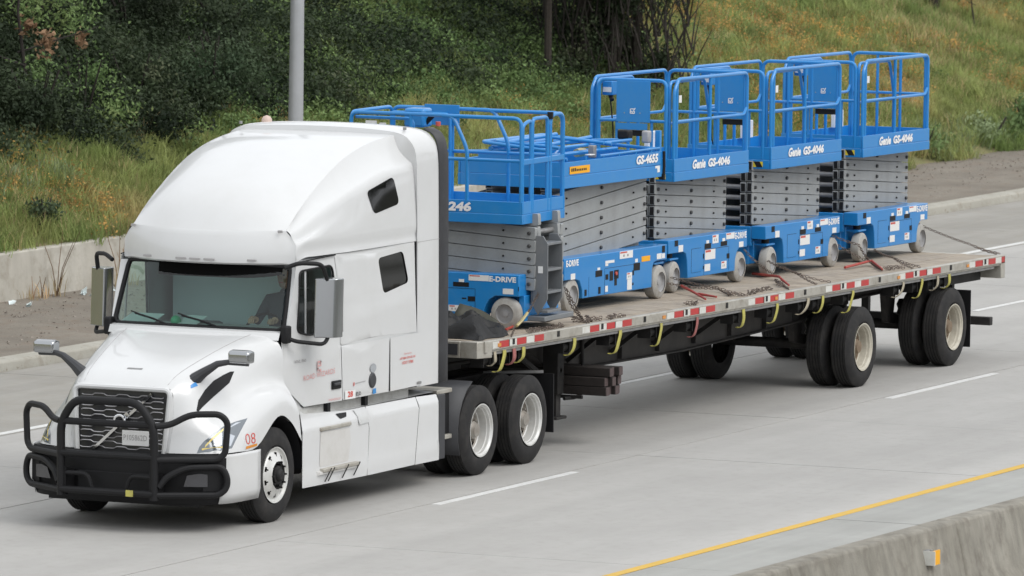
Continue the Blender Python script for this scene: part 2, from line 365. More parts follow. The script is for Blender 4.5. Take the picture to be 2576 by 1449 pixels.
# ------------------------------------------------------------ road
def LY(x): return -6.224-.0084*x      # yellow line
def LN(x): return -2.0-.0067*x        # near dashed line
def LF(x): return 1.85-.0187*x        # far dashed line
def LE(x): return 5.68-.018*x         # edge line
def LK(x): return 9.4-.027*x          # kerb
def LB(x): return -9.95+0*x           # barrier foot
X0, X1 = -60, 170
ground = tag(obj('ground', G().quad((-400,-300,-.6),(900,-300,-.6),(900,400,-.6),(-400,400,-.6)), M['gravel'], smooth=0), kind='structure')
road = tag(obj('road', G().quad((X0,LB(X0)-.3,-.06),(X1,LB(X1)-.3,-.06),(X1,LK(X1)+.1,-.06),(X0,LK(X0)+.1,-.06)), M['joint'], smooth=0), kind='structure')
xj = [-1.43+4.6*i for i in range(-3, 17)]
lanes = [(LB, LY, 'lshoulder', 0, -.05), (LY, LN, 'concrete', -.05, .10), (LN, LF, 'concrete', .10, .10), (LF, LE, 'concrete', .10, -.12), (LE, LK, 'shoulder', -.12, 0)]
for (fa, fb, mn, oa, ob) in lanes:
    ends = [(X0, xj[0])]+list(zip(xj[:-1], xj[1:]))+[(xj[-1], X1)]
    for a, b in ends:
        g = .0028; j = .010; dz = rng.uniform(-.0015, .0015)
        p = [(a+g, fa(a)+oa+j), (b-g, fa(b)+oa+j), (b-g, fb(b)+ob-j), (a+g, fb(a)+ob-j)]
        obj('road_slab', G().hexa([(x, y, -.05) for x, y in p]+[(x, y, dz) for x, y in p]), M[mn], road, smooth=0)
def strip(name, f, a, b, wd, m, n=1):
    g = G(); xs = np.linspace(a, b, n+1)
    for x0, x1 in zip(xs[:-1], xs[1:]):
        g.hexa([(x0,f(x0)-wd/2,.001),(x1,f(x1)-wd/2,.001),(x1,f(x1)+wd/2,.001),(x0,f(x0)+wd/2,.001),(x0,f(x0)-wd/2,.005),(x1,f(x1)-wd/2,.005),(x1,f(x1)+wd/2,.005),(x0,f(x0)+wd/2,.005)])
    return obj(name, g, M[m], road, smooth=0)
strip('yellow_line', LY, X0, X1, .13, 'liney', 40)
strip('edge_line', LE, X0, X1, .13, 'linew', 40)
for k in range(-4, 10):
    a = 2.25+12.84*k; strip('lane_dash', LN, a, a+3.6, .115, 'linew')
    a = 13.91+12.84*k; strip('lane_dash', LF, a, a+3.6, .115, 'linew')
# ------------------------------------------------------------ kerb, verge, hillside
kerb = tag(obj('kerb', G().hexa([(X0,LK(X0),-.1),(X1,LK(X1),-.1),(X1,LK(X1)+.32,-.1),(X0,LK(X0)+.32,-.1),(X0,LK(X0)+.05,.13),(X1,LK(X1)+.05,.13),(X1,LK(X1)+.32,.15),(X0,LK(X0)+.32,.15)]), M['kerb'], bevel=.03), kind='structure')
def nz(x, y): return .10*sin(x*.9+1.3*sin(y*.7))+.07*sin(x*2.3+y*1.9)+.05*sin(x*4.1-y*3.3)
def hill(x, y):
    a = .1 if y < 13.35 else .72+.5*(y-13.4)
    b = .1+.5*max(0, y-12.1)
    t = min(1, max(0, (x-42.5)/4)); h = a*(1-t)+b*t
    k = min(1, max(0, (y-(13.4-1.2*t))/.8)); h += nz(x, y)*k*.8
    return min(h, 9+.12*(y-30))
g = G(); xs = np.linspace(X0, X1, 150); P = np.zeros((150, 9, 3))
for i, x in enumerate(xs):
    for j, f in enumerate(np.linspace(0, 1, 9)):
        y = LK(x)+.32+f*(13.6-LK(x)-.32); P[i, j] = (x, y, .13-.03*f+.012*sin(x*3+y*5))
verge = tag(obj('verge', g.grid(P), M['gravel']), kind='structure')
g = G(); xs = np.linspace(X0, X1, 240); ysv = np.concatenate([np.linspace(0, 1, 42), np.linspace(1.08, 6, 14)]); P = np.zeros((240, 56, 3))
for i, x in enumerate(xs):
    yst = 13.47 if x < 42.9 else 11.9
    for j, f in enumerate(ysv): y = yst+f*(24-yst); P[i, j] = (x, y, hill(x, y)+(-.05 if y < 12.2 else 0))
hillside = tag(obj('hillside', g.grid(P), M['soil']), kind='structure')
# retaining wall at the foot of the bank
wall = thing('retaining_wall', 'low weathered beige concrete wall between dirt verge and grassy bank at left', 'wall', (0,0,0))
g = G()
for a in np.arange(-30, 43, 6.1):
    b = min(a+6.1, 43); yy = 13.28; h0, h1 = .80-.0012*(a), .80-.0012*b
    if b-a < .5: continue
    pg = G().hexa([(a+.006,yy,-.1),(b-.006,yy,-.1),(b-.006,yy+.3,-.1),(a+.006,yy+.3,-.1),(a+.006,yy+.06,h0),(b-.006,yy+.06,h1),(b-.006,yy+.28,h1),(a+.006,yy+.28,h0)])
    obj('wall_panel', pg, M['wallc'], wall, bevel=.025)
# median barrier in the foreground
bar = thing('median_barrier', 'grey concrete median barrier along the yellow line, bottom right corner', 'barrier', (-7,-10.02,0), (0,0,-.014))
prof = [(-.42,-.05),(-.42,.08),(-.25,.30),(-.12,.86),(.12,.86),(.25,.30),(.42,.08),(.42,-.05)]
a = -56.7
while a < 66:
    b = a+4.05; pg = G().prism([(y, z) for y, z in prof], 'x', a+.006, b-.006); obj('barrier_section', pg, M['barrierc'], bar, bevel=.03); a = b
for xm in (-3.87, .85):
    r = tag(thing('barrier_reflector', None, None, (xm, -10.235-.014*(xm+7), .60)), {-3.87: 'amber and white reflector on the barrier face, near the joint', .85: 'white edged reflector on the barrier at the right picture edge'}.get(xm, 'amber reflector on the barrier outside the picture'), 'reflector', 'reflectors on the barrier')
    obj('bracket', G().box(-.02, .10, .0, .06, -.075, .075), M['steel'], r, bevel=.005)
    obj('amber_face', G().box(-.018, .14, -.06, -.045, -.07, .07), M['orange'], r)
    obj('white_face', G().box(-.034, -.021, -.075, .06, -.07, .07), M['wtape'], r)
# ------------------------------------------------------------ vegetation (scattered ground cover)
def leaf_mat(name, c0, c1, c2=None, scale=.5, trans=.25, c3=None):
    m = bpy.data.materials.new(name); m.use_nodes = True; t = m.node_tree; b = t.nodes['Principled BSDF']; b.inputs['Roughness'].default_value = .65; b.inputs['Specular IOR Level'].default_value = .2
    ge = t.nodes.new('ShaderNodeNewGeometry'); oi = t.nodes.new('ShaderNodeObjectInfo')
    n = t.nodes.new('ShaderNodeTexNoise'); n.inputs['Scale'].default_value = scale; n.inputs['Detail'].default_value = 5; t.links.new(ge.outputs['Position'], n.inputs['Vector'])
    r = t.nodes.new('ShaderNodeValToRGB'); e = r.color_ramp.elements; e[0].position = .33; e[1].position = .60; e[0].color = (*c0, 1); e[1].color = (*c1, 1)
    if c2: q = e.new(.72); q.color = (*c2, 1)
    t.links.new(n.outputs['Fac'], r.inputs['Fac'])
    rr = t.nodes.new('ShaderNodeMapRange'); rr.inputs[3].default_value = .55; rr.inputs[4].default_value = 1.45; t.links.new(oi.outputs['Random'], rr.inputs[0])
    mu = t.nodes.new('ShaderNodeVectorMath'); mu.operation = 'SCALE'; t.links.new(r.outputs[0], mu.inputs[0]); t.links.new(rr.outputs[0], mu.inputs['Scale'])
    t.links.new(mu.outputs[0], b.inputs['Base Color'])
    tl = t.nodes.new('ShaderNodeBsdfTranslucent'); t.links.new(mu.outputs[0], tl.inputs[0]); mx = t.nodes.new('ShaderNodeMixShader'); mx.inputs[0].default_value = trans
    t.links.new(b.outputs[0], mx.inputs[1]); t.links.new(tl.outputs[0], mx.inputs[2]); t.links.new(mx.outputs[0], t.nodes['Material Output'].inputs[0]); return m
M['grass'] = leaf_mat('bank_grass', (.22,.30,.10), (.36,.39,.15), (.50,.40,.20), .38, trans=.42)
M['drygrass'] = leaf_mat('dry_grass', (.42,.35,.17), (.56,.44,.25), (.54,.35,.20), .7, trans=.42)
M['rust'] = leaf_mat('rusty_weeds', (.50,.30,.12), (.62,.38,.12), (.54,.27,.15), .9, trans=.42)
M['ivy'] = leaf_mat('ivy_leaves', (.095,.165,.06), (.18,.255,.095), (.25,.27,.11), .5)
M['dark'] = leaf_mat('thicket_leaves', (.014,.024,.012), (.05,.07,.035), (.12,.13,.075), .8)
M['bush'] = leaf_mat('bush_leaves', (.035,.06,.03), (.075,.105,.055), None, .9)
M['deadleaf'] = leaf_mat('dead_leaves', (.20,.12,.07), (.34,.22,.13), None, 1.2)
M['pale'] = leaf_mat('pale_weeds', (.16,.21,.10), (.28,.33,.19), None, 1.0)
M['bark'] = mat('bark', (.035,.028,.022), .9, var=.4, scale=20); M['twig'] = mat('twig', (.028,.023,.019), .9, var=.3, scale=20)
def blades(n, h, spread, wd, lean, seed):
    r = np.random.default_rng(seed); g = G()
    for i in range(n):
        a = r.uniform(0, 2*pi); rad = spread*math.sqrt(r.uniform()); px_, py_ = rad*cos(a), rad*sin(a); hh = h*r.uniform(.45, 1.1); la = r.uniform(0, 2*pi); ln = lean*hh*r.uniform(.2, 1.3)
        tx, ty = ln*cos(la), ln*sin(la); sx, sy = -sin(la)*wd/2, cos(la)*wd/2; b = len(g.v)
        g.v += [(px_-sx, py_-sy, -.03), (px_+sx, py_+sy, -.03), (px_+tx*.4-sx*.8, py_+ty*.4-sy*.8, hh*.6), (px_+tx*.4+sx*.8, py_+ty*.4+sy*.8, hh*.6), (px_+tx, py_+ty, hh)]
        g.f += [(b, b+1, b+3, b+2), (b+2, b+3, b+4)]
    return g
def leaves(n, rx, ry, rz, size, seed, shell=.5, center=(0,0,0), g=None):
    r = np.random.default_rng(seed); g = g or G()
    D = r.normal(size=(n, 3)); D /= np.linalg.norm(D, axis=1)[:, None]; R = r.uniform(shell, 1.0, n)
    bump = 1+.22*np.sin(D[:, 0]*5+seed)*np.cos(D[:, 1]*4+seed*2)+.15*np.sin(D[:, 2]*7+seed)
    C = D*(R*bump)[:, None]*np.array([rx, ry, rz])+np.array(center)
    for i in range(n):
        d = Vector(D[i])+Vector(r.normal(size=3)*.7); d.normalize(); u = d.orthogonal().normalized(); ang = r.uniform(0, 2*pi); v = d.cross(u); u2 = u*cos(ang)+v*sin(ang); v2 = d.cross(u2)
        s = size*r.uniform(.6, 1.4); c = Vector(C[i]); b = len(g.v)
        g.v += [tuple(c-u2*s), tuple(c+v2*s*.5-d*s*.1), tuple(c+u2*s), tuple(c-v2*s*.5-d*s*.1)]; g.f.append((b, b+1, b+2, b+3))
    return g
def proto(name, gs, m):
    c = bpy.data.collections.new(name)
    for i, g in enumerate(gs):
        me = g.mesh(name); me.materials.append(m); o = bpy.data.objects.new(name+'_source', me); c.objects.link(o)
    return c
def scatter(name, pts, coll, smin, smax, label, cat, tilt=.25, seed=1):
    r = np.random.default_rng(seed); n = len(pts); me = bpy.data.meshes.new(name); me.from_pydata([tuple(p) for p in pts], [], [])
    a = me.attributes.new('rot', 'FLOAT_VECTOR', 'POINT'); rv = np.stack([r.uniform(-tilt, tilt, n), r.uniform(-tilt, tilt, n), r.uniform(0, 2*pi, n)], 1).astype('f'); a.data.foreach_set('vector', rv.ravel())
    a = me.attributes.new('scl', 'FLOAT', 'POINT'); a.data.foreach_set('value', r.uniform(smin, smax, n).astype('f'))
    o = bpy.data.objects.new(name, me); COL.objects.link(o); tag(o, label, cat, kind='stuff')
    t = bpy.data.node_groups.new(name, 'GeometryNodeTree'); t.interface.new_socket('Geometry', in_out='INPUT', socket_type='NodeSocketGeometry'); t.interface.new_socket('Geometry', in_out='OUTPUT', socket_type='NodeSocketGeometry')
    gi = t.nodes.new('NodeGroupInput'); go = t.nodes.new('NodeGroupOutput'); ip = t.nodes.new('GeometryNodeInstanceOnPoints'); ci = t.nodes.new('GeometryNodeCollectionInfo'); mp = t.nodes.new('GeometryNodeMeshToPoints')
    ci.inputs[0].default_value = coll; ci.inputs['Separate Children'].default_value = True; ci.inputs['Reset Children'].default_value = True; ip.inputs['Pick Instance'].default_value = True
    na = t.nodes.new('GeometryNodeInputNamedAttribute'); na.data_type = 'FLOAT_VECTOR'; na.inputs[0].default_value = 'rot'; nb = t.nodes.new('GeometryNodeInputNamedAttribute'); nb.data_type = 'FLOAT'; nb.inputs[0].default_value = 'scl'
    L = t.links.new; L(gi.outputs[0], mp.inputs[0]); L(mp.outputs[0], ip.inputs['Points']); L(ci.outputs[0], ip.inputs['Instance']); L(na.outputs[0], ip.inputs['Rotation']); L(nb.outputs[0], ip.inputs['Scale']); L(ip.outputs[0], go.inputs[0])
    o.modifiers.new('scatter', 'NODES').node_group = t; return o
c_grass = proto('grass_tuft', [blades(34, .26, .24, .013, .9, s) for s in range(5)], M['grass'])
c_dry = proto('dry_tuft', [blades(22, .34, .22, .010, .8, 20+s) for s in range(4)], M['drygrass'])
c_rust = proto('rust_tuft', [leaves(70, .26, .26, .2, .02, 60+s, .2, (0,0,.14)) for s in range(3)], M['rust'])
c_ivy = proto('ivy_clump', [leaves(190, .38, .38, .22, .028, 30+s, .25, (0,0,.10)) for s in range(4)], M['ivy'])
c_dark = proto('bramble_clump', [leaves(260, .5, .5, .4, .034, 40+s, .25, (0,0,.22)) for s in range(4)], M['dark'])
c_pale = proto('pale_weed', [blades(16, .32, .15, .016, .9, 70+s) for s in range(3)], M['pale'])
c_peb = proto('pebble', [leaves(6, .02, .02, .008, .014, 80+s, .2) for s in range(3)], mat('pebbles', (.33,.29,.25), .9, var=.4, scale=3))
def edge_y(x): t = min(1, max(0, (x-42.5)/4)); return 13.50-1.3*t
def field(n, x0, x1, y0, y1, keep, seed):
    r = np.random.default_rng(seed); P = []
    X = r.uniform(x0, x1, n); Yv = r.uniform(y0, y1, n); U = r.uniform(size=n)
    for x, y, u in zip(X, Yv, U):
        if y < edge_y(x)+(.25*sin(x*2.1) if x > 43 else .04*sin(x*2.1)): continue
        if u < keep(x, y): P.append((x, y, hill(x, y)))
    return P
def patch(x, y, s=1.0, o=0.0): return .5+.5*sin(x*.8*s+o+1.7*sin(y*.9*s+o))*cos(y*1.1*s-o+.6*sin(x*1.3*s))
def thick_front(x): return 15.35+.25*sin(x*1.1) if x < 33 else 15.35+(x-33)*.9
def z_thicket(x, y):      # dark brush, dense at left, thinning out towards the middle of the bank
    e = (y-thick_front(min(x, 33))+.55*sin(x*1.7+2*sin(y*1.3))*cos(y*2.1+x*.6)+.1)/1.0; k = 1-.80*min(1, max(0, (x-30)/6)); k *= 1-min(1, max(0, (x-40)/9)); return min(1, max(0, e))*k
def z_ivy(x, y):      # green trailing cover between the lamp post and the dark tree, thinning to the right
    f = min(1, max(0, (52-x)/8))*min(1, max(0, (y-14.6)/1.0))*min(1, max(0, (x-28)/4)); return f
scatter('grass_cover', field(46000, 12, 82, 12, 21.5, lambda x, y: (1-.75*z_ivy(x, y))*(1-min(1, 1.3*z_thicket(x, y))), 1), c_grass, .55, 1.15, 'olive green grass covering the bank', 'grass', .3, 1)
scatter('dry_grass_cover', field(22000, 12, 82, 12, 21.5, lambda x, y: (1-min(1, 1.3*z_thicket(x, y)))*(1-z_ivy(x, y))*(.15+.85*patch(x, y, .6, 1)**2), 2), c_dry, .5, 1.1, 'dry straw coloured grass mixed into the bank', 'grass', .3, 2)
scatter('rusty_weed_cover', field(16000, 12, 82, 12, 20, lambda x, y: (1-min(1, 1.3*z_thicket(x, y)))*(max(0, patch(x, y, .55, 4)-.40+.12*(y > 14.6))*1.8 if x > 47 else max(0, patch(x, y, .9, 2)-.55)*1.2)*(1-z_ivy(x, y)), 3), c_rust, .6, 1.2, 'rust and ochre weeds in patches on the bank', 'weeds', .3, 3)
scatter('ivy_cover', field(13000, 26, 82, 13, 22, lambda x, y: z_ivy(x, y)*(1-.5*z_thicket(x, y)), 4), c_ivy, .6, 1.3, 'dull green trailing ivy covering the middle of the bank', 'ivy', .3, 4)
scatter('green_weed_cover', field(3500, 12, 82, 12, 22, lambda x, y: (.9*(1-z_thicket(x, y)))*max(0, patch(x, y, .6, 6)-.5), 9), c_ivy, .5, 1.0, 'leafy green weeds among the grass', 'weeds', .3, 9)
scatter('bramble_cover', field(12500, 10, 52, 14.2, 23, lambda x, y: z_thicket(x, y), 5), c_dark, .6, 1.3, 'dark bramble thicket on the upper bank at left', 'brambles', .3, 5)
scatter('pale_weed_cover', field(1500, 12, 82, 12.2, 22, lambda x, y: (.22-.12*z_thicket(x, y))*patch(x, y, 1.2, 3), 6)+field(300, 20, 24.5, 14.4, 15.6, lambda x, y: .8, 17)+field(420, 52, 66, 12.1, 13.0, lambda x, y: .9 if (x-53.6)**2+(y-12.5)**2*3 < 3 or x > 56.5 else .1, 7), c_pale, .5, 1.2, 'pale green weeds at the foot of the bank', 'weeds', .5, 6)
r = np.random.default_rng(8); pp = []
for i in range(5000):
    x = r.uniform(5, 62); y = r.uniform(LK(x)+.4, 13.2 if x < 42 else 12.2); pp.append((x, y, .115))
scatter('verge_pebbles', pp, c_peb, .4, 1.6, 'scattered stones and litter on the dirt verge', 'gravel', .5, 8)
# dry weeds at the foot of the wall
for i, (x, y, h) in enumerate(((21.3,13.1,1.0),(23.15,13.1,1.0),(23.3,13.05,.55),(25.4,13.1,.6),(20.6,13.1,.35),(20.9,13.12,.4))):
    t = thing('wall_weed', ['tall dry weed with thin stems against the wall, left of the tuft', 'tall thin dry stems growing from the grass tuft at the wall', 'straw coloured grass tuft at the foot of the wall', 'dry weed at the wall just behind the far mirror', 'short dry tuft by the wall at the left picture edge', 'second short dry tuft by the wall near the left edge'][i], 'weed', (x, y, .1), group='weeds along the wall foot')
    g = G(); rr = np.random.default_rng(100+i)
    for k in range(4 if h > .9 else 2):
        a = rr.uniform(0, 2*pi); l = rr.uniform(.1, .35)*h; g.tube([(0,0,0), (l*.3*cos(a), l*.3*sin(a), h*.4), (l*cos(a), l*sin(a), h*rr.uniform(.75, 1))], [.008, .006, .003], 5)
    obj('stems', g, M['deadleaf'], t); obj('foliage', blades(40 if i == 2 else 16, .4*min(1, h+.2), .16, .012, .5, 200+i), M['drygrass'], t)
for i in range(7):
    x = r.uniform(19.5, 26); y = r.uniform(12.6, 13.15)
    tag(obj('litter_scrap', leaves(4, .08, .06, .02, .07, 300+i, .2, (x, y, .13)), M['paper'], smooth=0), 'pale scrap of litter at the foot of the wall', 'litter', 'litter along the wall')

# ------------------------------------------------------------ lamp post, shrubs and trees
lp = thing('lamp_post', 'grey tapered steel lamp post rising behind the truck cab', 'lamp post', (27.12, 12.3, .1))
obj('shaft', G().tube([(0,0,0),(0,0,.12),(0,0,.13),(.18,.0,9.6)], [.20,.20,.125,.07], 14), M['poleg'], lp)
obj('arm', G().tube(fillet([(.18,.0,9.4),(.2,-.1,10.2),(.6,-2.2,10.4)], .5), .04, 8), M['poleg'], lp)
obj('lamp_head', G().prism(rpoly([(-.15,-.35),(.15,-.35),(.12,.35),(-.12,.35)], .08), 'z', -.06, .06), M['poleg'], lp).location = (.6,-2.5,10.42)
obj('base_plate', G().box(-.22,.22,-.22,.22,.0,.10), M['steel'], lp, bevel=.01)
def shrub(name, label, cat, pos, rx, ry, rz, n, size, m, seed, group=None, stem=True):
    t = thing(name, label, cat, pos, (0,0,0), group); rr = np.random.default_rng(seed); g = G()
    for k in range(7):
        a = rr.uniform(0, 2*pi); q = rr.uniform(.2, .65); leaves(n//7, rx*rr.uniform(.4, .65), ry*rr.uniform(.4, .65), rz*rr.uniform(.35, .6), size, seed*10+k, .15, (rx*q*cos(a), ry*q*sin(a), rz*rr.uniform(.35, 1.0)), g)
    obj('foliage', g, M[m], t, smooth=0)
    if stem:
        s = G()
        for k in range(5):
            a = rr.uniform(0, 2*pi); l = rr.uniform(.3, .7); s.tube([(0,0,-.1),(rx*l*.4*cos(a),ry*l*.4*sin(a),rz*.6),(rx*l*cos(a),ry*l*sin(a),rz*1.2)], [.03,.02,.008], 5)
        obj('stems', s, M['twig'], t)
    return t
sh = [(18.5,15.4,1.7),(21.0,15.9,1.5),(23.4,16.3,1.6),(25.6,15.8,1.3),(27.4,16.0,1.5),(29.4,16.2,1.3),(31.4,15.9,1.4),(33.2,16.6,1.2),(26.0,17.6,1.9),(29.2,17.8,1.8),(32.4,17.9,1.7),(35.0,17.6,1.3),(22.5,18.2,2.0),(30.8,19.6,2.0),(34.4,19.4,1.8),(37.4,18.9,1.3),(27.0,19.8,2.0),(39.8,19.0,1.1)]
SK = [('dark','dark leafy shrub in the shaded thicket on the upper left bank','shrubs of the dark thicket'),('bush','grey green shrub mixed into the dark thicket on the left bank','grey green shrubs of the thicket'),('ivy','brighter green shrub growing through the dark thicket','green shrubs of the thicket')]
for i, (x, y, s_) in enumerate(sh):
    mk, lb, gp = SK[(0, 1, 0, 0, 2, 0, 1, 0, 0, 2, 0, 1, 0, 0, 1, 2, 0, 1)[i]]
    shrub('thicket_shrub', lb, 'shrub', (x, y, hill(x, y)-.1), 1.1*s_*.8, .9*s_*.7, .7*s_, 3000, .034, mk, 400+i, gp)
shrub('small_bush', 'small grey green bush just above the concrete wall at left', 'bush', (22.1,13.75,hill(22.1,13.75)-.05), .42, .35, .42, 700, .03, 'bush', 450)
shrub('small_bush', 'low green bush on the bank beside the truck roof', 'bush', (29.0,14.4,hill(29,14.4)-.05), .5, .4, .45, 700, .03, 'ivy', 451)
shrub('leafy_shrub', 'leafy pale green shrub at the foot of the bank, right edge', 'shrub', (57.3,12.4,.1), 1.3, .5, .75, 1500, .05, 'ivy', 452)
shrub('leafy_shrub', 'low leafy shrub at the bank foot behind the last lift', 'shrub', (52.4,12.5,.1), 1.1, .5, .5, 1200, .045, 'ivy', 453)
shrub('leafy_shrub', 'pale leafy shrub left of the one at the right picture edge', 'shrub', (55.6,12.45,.1), .9, .4, .5, 1200, .04, 'pale', 454)
shrub('leafy_shrub', 'tall pale weed clump at the right picture edge foot of bank', 'shrub', (58.8,12.7,.2), .9, .4, .7, 1200, .045, 'pale', 455)
# withered branch at top left
t = thing('withered_branch', 'withered brown leaves hanging on a thin branch, top left', 'branch', (26.6,16.6,hill(26.6,16.6)))
g = G(); g.tube([(0,0,0),(.1,0,.7),(.05,.1,1.6),(.2,.1,2.6)], [.035,.03,.02,.012], 6); g.tube([(.1,0,.8),(-.6,.3,1.05),(-1.4,.5,1.0)], [.018,.012,.006], 5); g.tube([(.05,.1,1.0),(.7,-.3,1.2),(1.3,-.6,1.35)], [.016,.011,.006], 5); obj('stem', g, M['twig'], t)
g = G(); leaves(60, .16, .16, .30, .05, 501, .1, (-.02,-.1,1.45), g); leaves(100, .2, .2, .36, .05, 502, .1, (.42,-.2,1.15), g); leaves(40, .12, .12, .2, .05, 503, .1, (1.0,-.45,1.2), g); leaves(24, .1, .1, .15, .04, 504, .1, (-.75,.2,.75), g)
obj('dead_leaves', g, M['deadleaf'], t, smooth=0)
def tree(name, label, pos, h, rad, cz, crx, crz, nleaf, seed, m='dark', multi=1, lean=0, twigs=0, group=None, low=0):
    t = thing(name, label, 'tree', pos, (0,0,0), group); rr = np.random.default_rng(seed); g = G(); tips = []
    for s in range(multi):
        ox, oy = (0, 0) if s == 0 else (rr.uniform(-.5, .5), rr.uniform(-.5, .5)); dx = lean+(rr.uniform(-.6, .6) if s else 0)
        top = (ox+dx*1.2, oy+rr.uniform(-.2, .2), h); g.tube([(ox,oy,-.2),(ox+dx*.2,oy,h*.25),(ox+dx*.6,oy+.1,h*.6),top], [rad*1.2,rad,rad*.7,rad*.3], 8)
        for k in range(7):
            f = rr.uniform(.35, .95); a = rr.uniform(0, 2*pi); l = crx*rr.uniform(.4, .9); z0 = h*f; b = (ox+dx*f+l*cos(a), oy+l*sin(a), z0+l*.5); g.tube([(ox+dx*f, oy, z0), (ox+dx*f+l*.5*cos(a), oy+l*.5*sin(a), z0+l*.18), b], [rad*.4, rad*.25, rad*.08], 6); tips.append(b)
    obj('trunk', g, M['bark'], t)
    if twigs:
        g = G()
        for k in range(twigs):
            a = rr.uniform(0, 2*pi); q = crx*.72*math.sqrt(rr.uniform()); x, y = q*cos(a), q*sin(a); z = rr.uniform(-.1, low); l = rr.uniform(.4, 1.1); b = rr.uniform(-.5, .5); c = rr.uniform(-.5, .5)
            g.tube([(x,y,z),(x+b*l*.4,y+c*l*.4,z+l*.5),(x+b*l,y+c*l,z+l)], [.018,.012,.005], 4)
        obj('twigs', g, M['twig'], t)
    g = G()
    for k in range(24):
        if k < len(tips) and rr.uniform() < .6: c = tips[k]
        else: a = rr.uniform(0, 2*pi); q = crx*math.sqrt(rr.uniform()); c = (lean+q*cos(a), q*sin(a), cz+crz*rr.uniform(-.8, .8)*math.sqrt(max(0.1, 1-(q/crx)**2)))
        leaves(nleaf//24, crx*.38, crx*.38, crz*.33, .085, seed*30+k, .1, c, g)
    if low:
        for k in range(14): a = rr.uniform(0, 2*pi); q = crx*rr.uniform(.05, .6); leaves(nleaf//36, crx*.22, crx*.22, low*.28, .026, seed*50+k, .05, (q*cos(a), q*sin(a), rr.uniform(0, low)), g)
    obj('crown', g, M[m], t, smooth=0); return t
def hz(x, y): return (x, y, hill(x, y))
tree('thorn_tree', 'dark twiggy multi-stemmed tree on the bank behind the lifts', hz(45.3,15.3), 5.0, .07, 3.9, 1.9, 2.0, 9000, 601, 'dark', 6, 0, 420, None, 2.1)
tree('slim_tree', 'slim dark upright trunk beside the twiggy tree on the bank', hz(43.45,15.75), 6.5, .062, 6.2, 1.8, 1.6, 3200, 602, 'dark', 1, .05)
tree('bank_tree', 'thin dark trunk at the top edge above the right-hand lifts', hz(62.6,16.4), 6, .10, 6.6, 2.0, 1.6, 3000, 603, 'ivy', 1, .1)
tree('bank_tree', 'dark trunk at the top right corner of the bank', hz(66.7,16.3), 6, .13, 6.8, 2.2, 1.7, 3000, 604, 'ivy', 1, -.1)
tree('sapling', 'thin leaning bare sapling below the top right trunks', hz(62.4,15.5), 1.3, .02, 1.6, .4, .3, 120, 605, 'ivy', 1, .2)
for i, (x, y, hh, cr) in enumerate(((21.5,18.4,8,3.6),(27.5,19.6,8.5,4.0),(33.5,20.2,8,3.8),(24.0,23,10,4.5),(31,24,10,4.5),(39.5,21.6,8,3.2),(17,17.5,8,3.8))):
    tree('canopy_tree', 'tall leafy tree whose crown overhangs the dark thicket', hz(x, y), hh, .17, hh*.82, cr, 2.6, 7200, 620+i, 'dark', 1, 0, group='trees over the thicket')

dm = G()
for k in range(40): a = rng.uniform(0, 2*pi); q = 1.35*math.sqrt(rng.uniform()); leaves(560, .42, .4, .42, .045, 800+k, .1, (q*cos(a), .6*q*sin(a), rng.uniform(-.1, 2.9)), dm)
tag(obj('foliage', dm, M['dark'], [o for o in COL.objects if o.name.startswith('thorn_tree')][0], smooth=0))
# ------------------------------------------------------------ the other side of the cutting (behind the camera; seen in reflections)
P = np.zeros((40, 8, 3))
for i, x in enumerate(np.linspace(-120, 200, 40)):
    for j, (y, z) in enumerate(((-24,-.05),(-27,.3),(-31,1.2),(-36,2.4),(-42,3.4),(-50,4.0),(-70,4.5),(-160,6))): P[i, j] = (x, y+(.8*sin(x*.21+j) if j else 0), (z+.25*sin(x*.3+j*2) if j else z))
i0 = [k for k in range(40) if P[k, 0, 0] < -98 or P[k, 0, 0] > -52]
tag(obj('opposite_bank', G().grid(P[[k for k in range(40) if P[k, 0, 0] > -50]]), M['oppsoil']), kind='structure')
opp = tag(obj('opposite_road', G().hexa([(-50,-23.9,-.3),(200,-23.9,-.3),(200,-10.5,-.3),(-50,-10.5,-.3),(-50,-23.9,-.004),(200,-23.9,-.004),(200,-10.5,-.004),(-50,-10.5,-.004)]), M['lshoulder'], smooth=0), kind='structure')
tg = G(); leaves(2600, 3.2, 3.2, 3.6, .26, 700, .2, (0,0,6.5), tg)
tm = tg.mesh('crown'); finish(tm, M['dark'], 0); km = G().tube([(0,0,-.5),(.1,0,3),(0,.1,6)], [.28,.22,.12], 8).mesh('trunk'); finish(km, M['bark'], 30)
for i, x in enumerate(np.arange(-40, 130, 6.5)):
    t = thing('roadside_tree', 'leafy tree on the bank across the road, seen only in reflections', 'tree', (x+rng.uniform(-1.5, 1.5), -46-rng.uniform(0, 6), 3.0), (0, 0, rng.uniform(0, 6)), 'trees on the opposite bank'); t.scale = (rng.uniform(.7, 1.1),)*3
    obj('crown', tm, None, t); obj('trunk', km, None, t)
